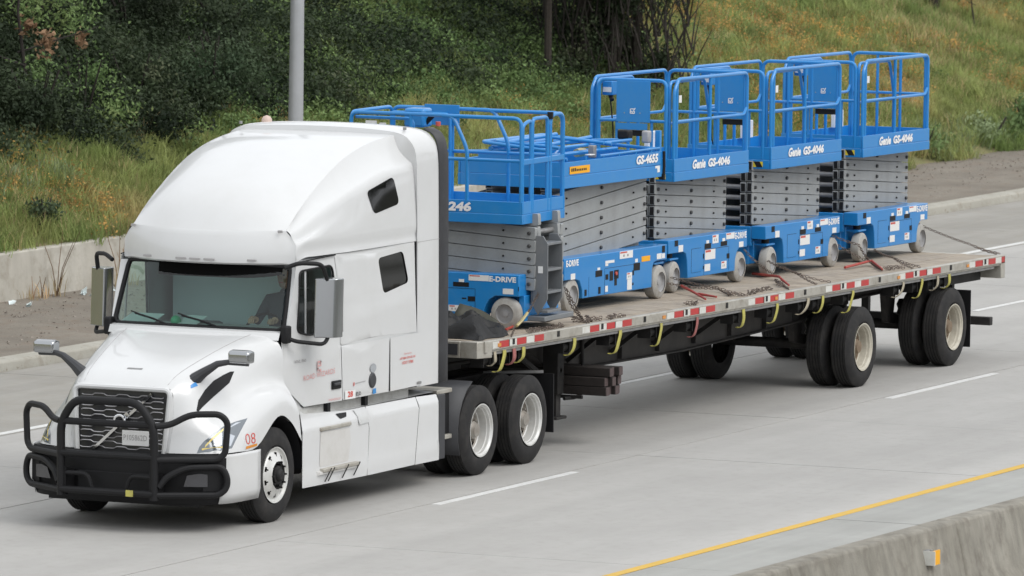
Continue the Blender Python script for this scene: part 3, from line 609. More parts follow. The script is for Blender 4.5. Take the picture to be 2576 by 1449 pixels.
# ================================================================== TRACTOR
TR = thing('tractor_unit', 'white conventional sleeper tractor with black bull bar pulling the flatbed', 'truck')
def wheel_unit(parent, x, side, kind, yout, R=.51, z=.51, wd=.285, rim='rim', disc='rimdish'):
    """kind: steer | dual ; side -1 near, +1 far ; yout = |y| of the outer sidewall"""
    def tyre(yo):
        p = [(-.03,.30),(-.005,.325),(.0,.36),(-.004,.43),(-.03,R-.025),(-.045,R-.006)]
        w2 = wd
        tread = []
        for k in range(5):
            a = -.045-(w2-.09)*k/5; b = -.045-(w2-.09)*(k+1)/5
            tread += [(a-.004,R),(b+.008,R),(b+.006,R-.012),(b,R-.012)]
        p += tread+[(-w2+.03,R-.025),(-w2+.004,.43),(-w2,.36),(-w2+.03,.30)]
        g = G().lathe((x,0,z), p, 56); g.v = [(a, side*(yo+b), c) for a, b, c in g.v]
        if side > 0: g.f = [f[::-1] for f in g.f]
        return g
    def S(g):
        g.v = [(a, side*(yout+b), c) for a, b, c in g.v]; return g
    t = obj('tyre', tyre(yout), M['rubber'], parent, smooth=28)
    if kind == 'steer':
        pr = [(-.10,.285),(-.02,.29),(-.004,.302),(-.006,.292),(-.03,.282),(-.035,.262),(-.018,.245),(-.006,.222),(.004,.20),(.02,.165),(.03,.15)]
        hole = lambda k, i: (i == 6 and k % 8 in (2, 3, 4)) or (i == 7 and k % 8 == 3)
        obj('rim', S(G().lathe((x,0,z), pr, 80, skip=hole)), M['rim'], t, smooth=40)
        obj('brake_drum', S(G().lathe((x,0,z), [(-.08,.27),(-.08,.0001)], 40)), M['black'], t)
        obj('hub', S(G().lathe((x,0,z), [(.0,.105),(.03,.10),(.035,.07),(.06,.065),(.075,.052),(.08,.0001)], 32)), M['blacksteel'], t, smooth=30)
        for k in range(10):
            a = 2*pi*k/10; c = (x+.143*cos(a), z+.143*sin(a)); obj('nut', S(G().tube([(c[0],.015,c[1]),(c[0],.055,c[1])], [.013,.010], 6)), M['blacksteel'], t)
    else:
        pr = [(-.03,.285),(-.002,.304),(-.003,.290),(-.022,.280),(-.028,.270),(-.06,.266),(-.065,.258),(-.15,.250),(-.158,.236)]
        obj('rim', S(G().lathe((x,0,z), pr, 56)), M[rim], t, smooth=18)
        obj('wheel_disc', S(G().lathe((x,0,z), [(-.158,.240),(-.172,.225),(-.172,.175),(-.16,.165),(-.155,.12),(-.16,.0001)], 40, skip=lambda k, i: i == 1 and k % 4 in (1, 2))), M[disc], t, smooth=20)
        obj('hub', S(G().lathe((x,0,z), [(-.165,.105),(-.10,.10),(-.085,.085),(-.06,.075),(-.055,.0001)], 28)), M[disc], t, smooth=30)
        for k in range(10):
            a = 2*pi*(k+.3)/10; c = (x+.143*cos(a), z+.143*sin(a)); obj('nut', S(G().tube([(c[0],-.17,c[1]),(c[0],-.12,c[1])], .015, 6)), M[disc], t)
        obj('tyre', tyre(yout-.34), M['rubber'], parent, smooth=28)
for s in (-1, 1):
    wheel_unit(TR, 0, s, 'steer', 1.20)
    for x in (5.066, 6.39): wheel_unit(TR, x, s, 'dual', 1.235)
# ---- chassis
for s in (-1, 1):
    obj('frame_rail', G().box(-.9, 7.1, s*.43-.045, s*.43+.045, .72, .98), M['blacksteel'], TR, bevel=.01)
    obj('rear_mudflap', G().box(7.02, 7.04, min(s*.62, s*1.22), max(s*.62, s*1.22), .30, .98), M['black'], TR)
    obj('mudflap_bracket', G().tube([(6.75,s*.45,.98),(7.0,s*1.1,1.0)], .02, 6), M['steel'], TR)
    obj('fuel_tank', G().prism(rpoly([(s*.55,.40),(s*1.05,.40),(s*1.05,1.0),(s*.55,1.0)], .15), 'x', 1.0, 3.9), M['blacksteel'], TR)
for x in (.2, 2.0, 3.8, 4.5, 5.7, 7.05): obj('cross_member', G().box(x-.05, x+.05, -.40, .40, .74, .96), M['blacksteel'], TR)
for x in (0, 5.066, 6.39): obj('axle', G().cyl((x,-.95,.51), (x,.95,.51), .075 if x else .06), M['blacksteel'], TR)
obj('engine_block', G().box(-.85, .9, -.4, .4, .55, 1.4), M['black'], TR)
obj('fifth_wheel', G().prism(rpoly([(5.2,-.45),(6.2,-.45),(6.45,-.15),(6.45,.15),(6.2,.45),(5.2,.45)], .1), 'z', 1.08, 1.14), M['blacksteel'], TR)
obj('fifth_wheel_mount', G().box(5.4, 6.0, -.35, .35, .98, 1.08), M['blacksteel'], TR)
# quarter fenders and deck plate behind the cab
for s in (-1, 1):
    P = []
    for a in np.linspace(radians(35), radians(205), 12): P.append([(5.066+.60*cos(a), s*.62, .53+.60*sin(a)), (5.066+.60*cos(a), s*1.22, .53+.60*sin(a))])
    obj('quarter_fender', G().grid(np.array(P)[5:]), M['plastic'], TR, solid=.012)
    obj('battery_box', G().box(4.02, 4.46, min(s*.5, s*1.12), max(s*.5, s*1.12), .52, 1.02), M['black'], TR, bevel=.02)
    for z in (.50, 1.02): obj('deck_step', G().box(4.05, 4.44, min(s*.75, s*1.16), max(s*.75, s*1.16), z-.02, z+.03), M['alu'], TR, bevel=.008)
obj('rear_cab_wall', G().box(3.86, 3.90, -1.1, 1.1, 1.15, 3.75), M['plastic'], TR)
obj('air_lines', G().tube(fillet([(3.95,-.2,1.7),(4.4,-.2,1.5),(4.7,-.15,1.15),(5.1,-.1,1.4)], .2), .018, 6), M['labelred'], TR)

# ---- cab side surfaces
_xs = [.2,.3,.45,.75,1.5,2.2,3.4,3.97]; _ys = [1.045,1.05,1.06,1.10,1.17,1.195,1.2,1.22]
def ys(x): return float(np.interp(x, _xs, _ys))
def smooth01(t): t = min(1, max(0, t)); return t*t*(3-2*t)
def yside(x, z):
    zc = 1.755+.008*(x-.64) if x < 1.6 else 1.76
    zc2 = 2.12+.075*(x-1.63)
    y = ys(x)+(.016*smooth01((zc+.02-z)/.045) if x < 1.6 else (.016 if z < 1.766 else 0))
    if x > 1.62: y += .016*smooth01((x-1.62)/.35)*smooth01((zc2+.03-z)/.10)
    y -= .05*smooth01((z-2.25)/.5)*(.6 if x < 1.6 else .3)      # tumblehome
    return y
def side_panel(name, outer, holes=(), m='white', off=0, step=.07, solid=0, parent=TR, both=True):
    g = sheet(outer, holes, lambda a, b: (a, -(yside(a, b)+off), b), step); r = [obj(name, g, M[m], parent, smooth=40, solid=solid)]
    if both: r.append(obj(name, g.mirror_y(), M[m], parent, smooth=40, solid=solid))
    return g, r
G_ = .004
door_o = rpoly([(.395,1.90),(.41,1.40),(.56,1.325),(.80,1.165),(1.605,1.165),(1.575,1.78),(1.572,2.24),(1.480,2.762),(.72,2.735),(.60,2.35),(.47,1.98)], .02)
dwin = rpoly([(.685,1.985),(.90,1.935),(1.13,1.935),(1.535,1.975),(1.425,2.655),(.765,2.635)], .07)
door_g, doors = side_panel('door', door_o, [dwin])
slp_o = rpoly([(1.613,1.77),(3.385,1.77),(3.385,2.770),(1.487,2.766),(1.58,2.24),(1.583,1.79)], .012)
win1 = rpoly([(2.475,2.655),(3.10,2.690),(3.222,2.335),(2.59,2.255)], .075, 6)
side_panel('sleeper_side', slp_o, [win1])
side_panel('door_corner_panel', [(.40,1.44),(.56,1.32),(.80,1.16),(.78,1.08),(.58,1.08),(.44,1.22)], off=-.022)
boxl_o = rpoly([(1.615,1.168),(2.676,1.168),(2.682,1.762),(1.585,1.762)], .01); side_panel('sleeper_lower_panel', boxl_o)
boxr_o = rpoly([(2.70,1.168),(3.50,1.172),(3.48,1.760),(2.696,1.758)], .012); side_panel('luggage_door', boxr_o, off=.004)
for s in (-1, 1):     # inner liner behind the panel gaps, black strips painting the shade of the open luggage-door gap
    obj('panel_liner', sheet([(.50,1.18),(3.49,1.18),(3.40,1.75),(3.40,2.775),(.80,2.745),(.62,2.30),(.46,1.95),(.46,1.45)], [dwin, win1], lambda a, b: (a, s*(yside(a, b)-.016), b), .10), M['white2'], TR, smooth=40)
    obj('luggage_door_gap', sheet([(2.668,1.175),(2.70,1.175),(2.697,1.45),(2.694,1.755),(2.688,1.755),(2.682,1.45)], (), lambda a, b: (a, s*(yside(a, b)+.006), b), .1), M['black'], TR)
    obj('sleeper_window', sheet(rpoly([(2.46,2.67),(3.11,2.705),(3.24,2.325),(2.575,2.24)], .08, 6), (), lambda a, b: (a, s*(yside(a, b)-.012), b), .08), M['darkglass'], TR)
    obj('door_window', sheet(rpoly([(.66,1.97),(.9,1.92),(1.15,1.92),(1.55,1.96),(1.43,2.67),(.75,2.65)], .07), (), lambda a, b: (a, s*(yside(a, b)-.02), b), .08), M['sideglass'], TR)
    gb = G(); pts = [(a, s*(yside(a, b)+.006), b) for a, b in dwin]; obj('window_trim', gb.tube(pts, .012, 6, True), M['black'], TR)
    obj('vent_post', G().tube([(.87,s*(yside(.9,1.95)-.01),1.95),(.90,s*(yside(.9,2.6)-.01),2.63)], .012, 6), M['white2'], TR)
    obj('door_handle', sheet(rpoly([(1.36,1.305),(1.553,1.305),(1.555,1.397),(1.36,1.397)], .012), (), lambda a, b: (a, s*(yside(a, b)+.010), b), .05), M['black'], TR, solid=.008)
    obj('handle_grip', G().box(1.38, 1.53, *sorted((s*(1.16+.016+.012), s*(1.17+.016+.03))), 1.345, 1.375), M['plastic'], TR, bevel=.008)
    obj('fuel_knob', G().lathe((2.26,s*1.215,1.33), [(0,.085),(s*.02,.085),(s*.03,.07),(s*.03,.0001)], 24), M['plastic'], TR)
    obj('rain_gutter', G().tube([(.75,s*(ys(.75)-.012),2.735),(1.48,s*(ys(1.48)-.012),2.765)], .008, 5), M['black'], TR)
    obj('cab_sill', G().box(.75, 3.45, min(s*.8, s*1.10), max(s*.8, s*1.10), 1.0, 1.16), M['dirtywhite'], TR, bevel=.02)
    for x in (1.36, 2.28): obj('sill_bracket', G().box(x-.035, x+.035, *sorted((s*1.0, s*1.15)), 1.05, 1.17), M['black'], TR)
    obj('luggage_latch', sheet(rpoly([(3.36,1.185),(3.47,1.185),(3.47,1.215),(3.36,1.215)], .01), (), lambda a, b: (a, s*(yside(a, b)+.01), b), .05), M['steel'], TR)
# ---- windscreen, pillars and visor
def ws_pt(u, v):   # u -1..1 across, v 0 bottom..1 top
    a = abs(u); yb, yt = 1.035, .985; y = u*(yb+(yt-yb)*v)
    bul = (1-a**2.6); x = (.50+.26*v)-bul*(.22-.0*v); z = 2.005+.02*bul*(1-v)+v*(.675+.03*bul); return (x, y, z)
P = np.array([[ws_pt(u, v) for v in np.linspace(.035, .975, 8)] for u in np.linspace(-.965, .965, 25)]); obj('windscreen', G().grid(P), M['glass'], TR)
ring = [ws_pt(u, 0) for u in np.linspace(-.93, .93, 21)]+[ws_pt(.975, .03), ws_pt(.998, .10)]+[ws_pt(1, v) for v in (.3, .6, .9)]+[ws_pt(.985, .98)]+[ws_pt(u, 1) for u in np.linspace(.94, -.94, 21)]+[ws_pt(-.985, .98)]+[ws_pt(-1, v) for v in (.9, .6, .3)]+[ws_pt(-.998, .10), ws_pt(-.975, .03)]
obj('windscreen_seal', G().tube(ring, .028, 8, True), M['black'], TR)
for s in (-1, 1):
    P = []
    for v in np.linspace(0, 1, 8):
        a = Vector(ws_pt(s, v)); zz = a.z; xb = float(np.interp(zz, [1.90, 2.0, 2.35, 2.75], [.40, .48, .61, .72])); b = Vector((xb, s*yside(xb, zz), zz)); mid = (a+b)/2+Vector((-.012, s*.018, 0)); P.append([a, mid, b])
    obj('pillar', G().grid(np.array(P)), M['white'], TR, smooth=50)
cowl = []
for u in np.linspace(-1, 1, 21): a = Vector(ws_pt(u, 0)); cowl.append([(a.x+.01, a.y, a.z+.005), (a.x-.10, a.y*1.0, a.z-.012), (a.x-.14, a.y, a.z-.09)])
obj('cowl', G().grid(np.array(cowl)), M['white'], TR, smooth=50)
for s, y0 in ((-1, -.42), (1, .20)):
    a = Vector(ws_pt(y0/1.03+.0, .02)); b = Vector(ws_pt((y0+.52)/1.03, .17)); obj('wiper', G().tube([a+Vector((-.03,0,-.02)), (a+b)/2+Vector((-.04,0,.005)), b+Vector((-.03,0,0))], .011, 6), M['black'], TR); obj('wiper', G().tube([(a+b)/2+Vector((-.035,-.12,-.035)), b+Vector((-.025,.05,.02))], .008, 5), M['black'], TR)
# ---- roof: visor front, dome, side flanks
def plan(y, c0, c1): a = min(1, abs(y)/1.03); return c0+(c1-c0)*a**2.2
P = []
YS = [0, .2, .4, .6, .78, .92, 1.0, 1.045]
for z, c0, c1 in ((2.70,.45,.78),(2.72,.405,.75),(2.80,.40,.745),(2.92,.43,.755),(3.00,.455,.75),(3.05,.475,.74),(3.066,.51,.75)):
    P.append([(plan(y*1.0, c0, c1+.0), y*(1 if z < 2.95 else 1-(z-2.95)*.9), z-(.01*(abs(y)>.99))) for y in [-v for v in YS[::-1]]+YS[1:]])
P[-1] = [(.74-.25*(1-abs(y/1.045)**2.2), y/1.045*.93, 3.066) for y in [-v for v in YS[::-1]]+YS[1:]]
obj('visor', G().grid(catmull(np.array(P), 1, 3)), M['white'], TR, smooth=50)
L2 = ([.74,.9,1.1,1.4,1.85,2.1,2.4,2.75,3.1,3.46],[3.066,3.18,3.305,3.47,3.675,3.76,3.84,3.90,3.935,3.95])
rows = [.74,.9,1.1,1.3,1.5,1.75,2.0,2.3,2.6,2.9,3.2,3.46]
def l2(x): return float(np.interp(x, *L2))
P = []
for x in rows:
    cr = float(np.interp(x, [.74,.9,1.1,1.4,1.85,2.4,3.1,3.46], [0,.13,.165,.16,.12,.07,.02,.01])); fw = -.25*(1-smooth01((x-2.3)/1.2))
    yy = .93; row = []
    for f in (-1,-.93,-.8,-.6,-.35,0,.35,.6,.8,.93,1):
        row.append((x+fw*(1-abs(f)**2.2), f*yy, l2(x)+cr*(1-abs(f)**3)))
    P.append(row)
dome = G().grid(relax(catmull(catmull(np.array(P), 0, 3), 1, 3), 6)); obj('roof_fairing', dome, M['white'], TR, smooth=60)
L1 = ([.76,1.0,1.25,1.96,2.72,3.46],[3.00,3.10,3.22,3.43,3.59,3.63]); Y1 = ([.76,1.0,1.25,1.96,3.46],[.985,1.02,1.07,1.12,1.13])
P = []
for x in [.76]+rows[1:]:
    z1 = float(np.interp(x, *L1)); y1 = float(np.interp(x, *Y1)); z2 = l2(x); yb = yside(x, 2.78); d = max(.01, z2-z1)
    ya = y1-.035; za = z1+.035; P.append([(x,.93,z2)]+[(x, .93+(ya-.93)*t-.012*sin(pi*t), z2+(za-z2)*t-.012*sin(pi*t)) for t in (.28,.55,.8)]+[(x,ya,za),(x,y1,z1),(x,y1+.02,z1-.12),(x,(y1+.02)*.45+yb*.55,.5*(z1+2.95)-.03),(x,yb+.004,2.95),(x,yb-.012,2.86),(x,yb+.0,2.775)])
P[0] = [(.742,.93,3.066),(.742,.945,3.062),(.742,.955,3.055),(.742,.965,3.045),(.742,.975,3.035),(.743,.985,3.02),(.745,1.0,2.98),(.748,1.022,2.92),(.75,1.036,2.86),(.752,1.044,2.80),(.755,1.046,2.73)]
fl = G().grid(relax(catmull(catmull(np.array(P), 0, 3), 1, 3), 4)); flm = fl.mirror_y()
obj('roof_flank', flm, M['white'], TR, smooth=45); obj('roof_flank', fl, M['white'], TR, smooth=45)
bv = bvh_of(flm)
g = stick(sheet(rpoly([(2.262,3.40),(2.92,3.525),(3.025,3.22),(2.395,3.145)], .075, 6), (), lambda a, b: (a, -1.2, b), .07), bv, (0,1,0), .004)
obj('upper_window', g, M['darkglass'], TR); obj('upper_window', g.mirror_y(), M['darkglass'], TR)
for y in (-.62, -.17, 0, .17, .62): obj('marker_lamp', G().prism(rpoly([(y-.065,2.742),(y+.065,2.742),(y+.065,2.762),(y-.065,2.762)], .008), 'x', plan(y,.40,.745)-.012, plan(y,.40,.745)+.01), M['labeltxt'], TR)
for s in (-1, 1): obj('visor_notch', G().prism(rpoly([(s*.87,3.045),(s*.925,3.05),(s*.92,3.078),(s*.865,3.075)], .008), 'x', .662, .676), M['labeltxt'], TR)
# hoop of side extenders and roof spoiler
path = [(-1.215,1.15),(-1.215,1.9),(-1.212,2.6),(-1.205,3.3),(-1.19,3.72),(-1.13,3.91),(-1.0,3.99),(-.75,4.02),(-.4,4.035),(0,4.04)]
path = path+[(-a, b) for a, b in path[-2::-1]]
P = []
for (y, z) in path:
    k = smooth01((z-3.75)/.2); k2 = smooth01((z-3.45)/.2); P.append([(3.44-.10*k, y*(.97-.10*k2), z-.19*k2), (3.42-.05*k, y*.995, z-.02*k), (3.5, y, z), (3.75, y, z), (3.93, y, z-.01*k), (3.97, y*.995, z-.03*k)])
obj('side_extender', G().grid(catmull(np.array(P), 0, 3)), M['white'], TR, smooth=45)
for s in (-1, 1):
    P = [[(3.972, s*(yy+.004), z), (4.20, s*(yy+.0), z), (4.205, s*(yy-.03), z)] for yy, z in ((1.205,1.15),(1.205,2.2),(1.20,3.3),(1.185,3.74),(1.12,3.92),(1.0,3.985))]
    obj('rubber_gap_seal', G().grid(catmull(np.array(P), 0, 3)), M['plastic'], TR, smooth=45, solid=.02)
obj('roof_antenna_dome', G().lathe((3.76,.85,3.99), [(0,.06),(.05,.058),(.08,.04),(.095,.0001)], 18, 'z'), M['beigedome'], TR, smooth=60)
for s in (-1, 1): obj('extender_seam', G().box(3.425, 3.965, *sorted((s*1.2085, s*1.2125)), 2.763, 2.768), M['labeltxt'], TR)
for x, y in ((3.5,-1.0),(3.45,1.02)): obj('spoiler_bolt', G().cyl((x,y,4.0),(x,y,4.03),.02,seg=10), M['steel'], TR)
# ---- hood and fenders, one continuous surface
rowsH = [
 [(-1.225,0,1.525),(-1.215,.30,1.528),(-1.20,.48,1.52),(-1.19,.56,1.48),(-1.205,.59,1.40),(-1.225,.60,1.22),(-1.245,.60,1.10),(-1.28,.60,.97),(-1.32,.60,.84)],
 [(-1.12,0,1.605),(-1.11,.32,1.605),(-1.10,.52,1.59),(-1.10,.62,1.53),(-1.10,.69,1.42),(-1.13,.73,1.24),(-1.17,.76,1.12),(-1.21,.79,.98),(-1.25,.82,.84)],
 [(-.95,0,1.685),(-.95,.35,1.683),(-.94,.56,1.665),(-.93,.70,1.58),(-.93,.79,1.42),(-.96,.86,1.24),(-1.02,.93,1.12),(-1.08,1.0,.98),(-1.12,1.05,.84)],
 [(-.62,0,1.79),(-.62,.38,1.787),(-.62,.61,1.765),(-.62,.77,1.69),(-.63,.86,1.50),(-.66,.93,1.31),(-.72,1.03,1.21),(-.80,1.13,1.02),(-.86,1.17,.84)],
 [(-.30,0,1.875),(-.30,.42,1.872),(-.30,.66,1.855),(-.30,.82,1.79),(-.30,.91,1.64),(-.32,.965,1.43),(-.35,1.075,1.355),(-.42,1.18,1.16),(-.46,1.205,.86)],
 [(.0,0,1.945),(.0,.45,1.943),(.0,.70,1.93),(.0,.87,1.875),(.0,.965,1.72),(.0,1.005,1.48),(.0,1.105,1.42),(.0,1.195,1.31),(.0,1.215,1.135)],
 [(.22,0,1.985),(.22,.47,1.983),(.22,.73,1.97),(.22,.92,1.92),(.22,1.01,1.77),(.23,1.035,1.49),(.25,1.125,1.425),(.28,1.20,1.30),(.30,1.22,1.06)],
 [(.36,0,2.005),(.36,.48,2.004),(.36,.76,1.995),(.36,.96,1.95),(.385,1.072,1.80),(.40,1.08,1.50),(.45,1.13,1.36),(.52,1.195,1.17),(.56,1.225,.82)]]
hg = G().grid(catmull(catmull(np.array([r for r in rowsH]), 0, 5), 1, 5)); hm = hg.mirror_y()
P = np.array(rowsH); full = np.concatenate([P[:, ::-1]*np.array([1,-1,1]), P[:, 1:]], 1)
hood = G().grid(relax(catmull(catmull(full, 0, 5), 1, 5), 8)); obj('hood', hood, M['white'], TR, smooth=60)
hbv = bvh_of(hood); VD = (.905, .415, -.09)
for s in (-1, 1):      # hood seams
    gg = G(); pts = []
    for t in np.linspace(0, 1, 14):
        x = -1.16+t*1.42; y = s*(.50+.25*t); h = hbv.ray_cast(Vector((x, y, 3)), Vector((0,0,-1)))
        if h[0] is not None: pts.append(h[0]+Vector((0,0,.0005)))
    obj('hood_seam', G().tube(pts, .004, 4), M['labeltxt'], TR)
obj('hood_badge', stick(sheet(rpoly([(-.98,-.09),(-.95,-.09),(-.95,.09),(-.98,.09)], .008), (), lambda a, b: (a, b, 2), .05), hbv, (0,0,-1), .003), M['steel'], TR)
# headlights (lens follows the fender), lamp strip, intake louvre
def on_hood(name, poly, y, m, eps=.005, step=.05, rad=.0, hole=None, both=True, par=TR, vd=VD):
    g = stick(sheet(rpoly(poly, rad) if rad else poly, (), lambda a, b: (a, y, b), step), hbv, vd, eps); o = obj(name, g, M[m], par, smooth=50); r = [o]
    if both: r.append(obj(name, g.mirror_y(), M[m], par, smooth=50))
    return r
hl = on_hood('headlight', [(-1.70,.895),(-1.64,.955),(-1.53,1.005),(-1.306,1.069),(-1.049,1.127),(-.757,1.152),(-.47,1.163),(-.66,1.015),(-.83,.875),(-1.1,.872),(-1.4,.885)], -1.1, 'lens', .004, .06)
for o, k in zip(hl, (0, 1)):
    for nm, pol, mm in (('lamp_strip', [(-1.50,.935),(-1.49,.962),(-1.30,1.035),(-1.05,1.105),(-1.055,1.08),(-1.30,1.01)], 'drl'), ('lamp_strip', [(-1.58,.915),(-1.05,.897),(-1.05,.915),(-1.57,.935)], 'drl'), ('lamp_reflector', [(-1.30,.94),(-1.08,.935),(-1.09,1.06),(-1.27,1.0)], 'lampchrome'), ('lamp_reflector', [(-1.0,.91),(-.86,.90),(-.76,1.0),(-1.0,1.06)], 'lampchrome'), ('lamp_reflector', [(-.96,1.09),(-.84,1.105),(-.62,1.135),(-.75,1.14)], 'lampchrome')):
        g = stick(sheet(pol, (), lambda a, b: (a, -1.1, b), .05), hbv, VD, .008); obj(nm, g if k == 0 else g.mirror_y(), M[mm], o, smooth=50)
on_hood('side_intake', [(-.30,1.635),(-.407,1.521),(-.62,1.455),(-.829,1.39),(-1.05,1.315),(-1.16,1.27),(-1.19,1.30),(-1.15,1.40),(-1.0,1.495),(-.80,1.575),(-.571,1.618),(-.40,1.640)], -.85, 'black', .004, .06)
on_hood('parking_sticker', [(-1.205,1.56),(-1.085,1.585),(-1.02,1.54),(-1.19,1.525)], -.78, 'blue', .005, .05, both=False)
on_hood('fender_marker', [(-.72,.855),(-.45,.868),(-.44,.895),(-.70,.886)], -1.2, 'amber', .008, .05)
g = text_geo('08', .19, .115, 0, -.012); g.v = [(-.675+a, -1.2, .900+b) for a, b, _ in g.v]; obj('fleet_number', stick(g, hbv, (0,1,0), .004), M['redtext'], TR, smooth=0)
# ---- bumper
plan_b = [(-1.40,0),(-1.39,.35),(-1.355,.70),(-1.27,.98),(-1.15,1.13)]; plan_w = [(-1.15,1.13),(-1.02,1.195),(-.80,1.225),(-.44,1.235)]
def bump_sheet(pl, zs, s):
    return G().grid(catmull(np.array([[(x+dx*(1 if abs(y) < 1.1 else .4), s*(y-dy), z) for x, y in pl] for z, dx, dy in zs]), 1, 4))
ZB = [(.835,.03,.0),(.80,.0,.0),(.6,-.0,.0),(.42,.02,.0),(.30,.09,.03)]
P = [[(x+dx, y, z) for x, y in [(a, -b) for a, b in plan_b[::-1]]+plan_b[1:]] for z, dx, dy in ZB]
obj('bumper_centre', G().grid(catmull(np.array(P), 1, 4)), M['black'], TR, smooth=50)
for s in (-1, 1):
    obj('bumper_end', bump_sheet(plan_w, [(.835,.0,.0),(.80,0,0),(.6,0,0),(.42,.0,.0),(.31,.02,.03)], s), M['white'], TR, smooth=50, solid=.01)
    obj('bumper_corner_black', G().grid(catmull(np.array([[(x-.006, s*(y+.004), z) for x, y in ((-1.27,.98),(-1.15,1.13),(-1.06,1.175))] for z in (.80,.45)]), 1, 4)), M['black'], TR, smooth=50)
    obj('fog_lamp', G().grid(np.array([[(-1.365,s*.80,.50),(-1.31,s*.95,.50),(-1.26,s*1.03,.50)],[(-1.365,s*.84,.62),(-1.30,s*.95,.64),(-1.26,s*1.03,.63)]])), M['foglens'], TR)
    obj('wheel_well', G().lathe((0,s*.9,.51), [(-.3,.62),(.26,.62)], 40, skip=lambda k, i: not (0 <= k <= 21)), M['black'], TR)
    obj('inner_fender', G().box(-.5,.5,s*.60-.01,s*.60+.01,.5,1.2), M['black'], TR)
obj('lower_intake', G().box(-1.415,-1.39,-.45,.45,.40,.62), M['black'], TR, bevel=.02)
obj('under_bumper', G().box(-1.22,-.6,-.9,.9,.27,.36), M['black'], TR)
# ---- grille
def gx(z): return -1.235-(1.52-z)*.065
gr = obj('grille', G().hexa([(gx(.80)+.10,-.50,.80),(gx(.80)+.02,-.50,.80),(gx(.80)+.02,.50,.80),(gx(.80)+.10,.50,.80),(gx(1.47)+.10,-.545,1.47),(gx(1.47)+.02,-.545,1.47),(gx(1.47)+.02,.545,1.47),(gx(1.47)+.10,.545,1.47)]), M['grille'], TR, smooth=0)
for k in range(11):
    z0 = .86+.0555*k; g = G(); pts = []
    for y in np.linspace(-.49, .49, 80):
        wv = .5+.5*math.tanh(3*sin((y/.98+.5)*2*pi*3.5+(0 if k % 2 else pi))); pts.append((gx(z0)+.005, y, z0+.020*(wv-.5)*2*.5))
    g.tube(pts, .006, 4); obj('grille_wave', g, M['grillelip'], gr)
fr = fillet([(gx(.82)-.005,-.52,.80),(gx(1.5)-.005,-.575,1.50),(gx(1.5)-.005,.575,1.50),(gx(.82)-.005,.52,.80)], .08)
obj('grille_surround', G().tube(fr, .03, 8), M['white'], TR)
zz = [.84,1.0,1.22,1.40,1.48,1.515]; ro = [(-1.32,.60),(-1.27,.60),(-1.225,.60),(-1.205,.592),(-1.19,.562),(-1.20,.49)]
for s in (-1, 1):
    obj('grille_cheek', G().grid(np.array([[(gx(z)+.012, s*(.50+.045*(z-.8)/.67), z), (gx(z)-.012, s*(.525+.05*(z-.8)/.67), z), (x, s*y, z)] for z, (x, y) in zip(zz, ro)])), M['white'], TR, smooth=50)
gd = obj('diagonal_bar', G().beam((gx(1.45)-.012,-.355,1.45),(gx(.815)-.012,.345,.815),.03,.02,(1,0,0)), M['chrome'], TR)
obj('round_emblem', G().lathe((gx(1.15)-.04,.0,1.15), [(-.0,.075),(-.015,.075),(-.02,.068),(-.015,.052),(.0,.05)], 28, 'x'), M['chrome'], TR)
obj('emblem_arrow', G().beam((gx(1.19)-.03,-.05,1.195),(gx(1.23)-.03,-.09,1.235),.045,.015,(1,0,0)), M['chrome'], TR)
pt = obj('number_plate', G().box(-1.335,-1.328,-.365,-.045,.90,1.06), M['label'], TR, bevel=.004)
text('plate_number', 'P105862D', (-1.335,-.065,.955), (0,-1,0), (0,0,1), .28, .06, M['labeltxt'], pt, 0, .0)
# ---- bull bar
BB = obj('bull_bar', G().tube(fillet([(-1.57,-.558,.36),(-1.58,-.558,1.14),(-1.60,-.383,1.39),(-1.60,.383,1.39),(-1.58,.558,1.14),(-1.57,.558,.36)], .12), .045, 12), M['bar'], TR)
for z in (1.155, .815, .425): obj('bull_bar_rail', G().tube([(-1.585,-.558,z),(-1.60,0,z),(-1.585,.558,z)], .038, 10), M['bar'], BB)
for s in (-1, 1):
    def bx(y): return -1.58+.654*(abs(y)-.558)
    up = [(.57,1.148),(.70,1.16),(.88,1.272),(1.14,1.272),(1.212,1.19),(1.19,.85),(1.12,.788),(.57,.79)]; lo = [(.60,.50),(.67,.61),(.84,.71),(1.16,.715),(1.212,.60),(1.205,.48),(1.13,.412),(.57,.415)]
    for L, nm in ((up, 'bull_bar_wing'), (lo, 'bull_bar_wing')): obj(nm, G().tube(fillet([(bx(y), s*y, z) for y, z in L], .10), .035, 10), M['bar'], BB)
    obj('bull_bar_bracket', G().hexa([(-1.58,s*.50,.36),(-1.58,s*.56,.36),(-1.2,s*.56,.40),(-1.2,s*.50,.40),(-1.58,s*.50,.66),(-1.58,s*.56,.66),(-1.2,s*.56,.6),(-1.2,s*.50,.6)]), M['bar'], BB)
    obj('bull_bar_loop', G().tube(fillet([(-1.56,s*.53,.60),(-1.54,s*.25,.60),(-1.54,s*.2,.42)], .08), .024, 8), M['bar'], BB)
obj('yellow_sticker', G().box(-1.645,-1.628,-.335,-.255,.395,.46), M['yellow'], BB)
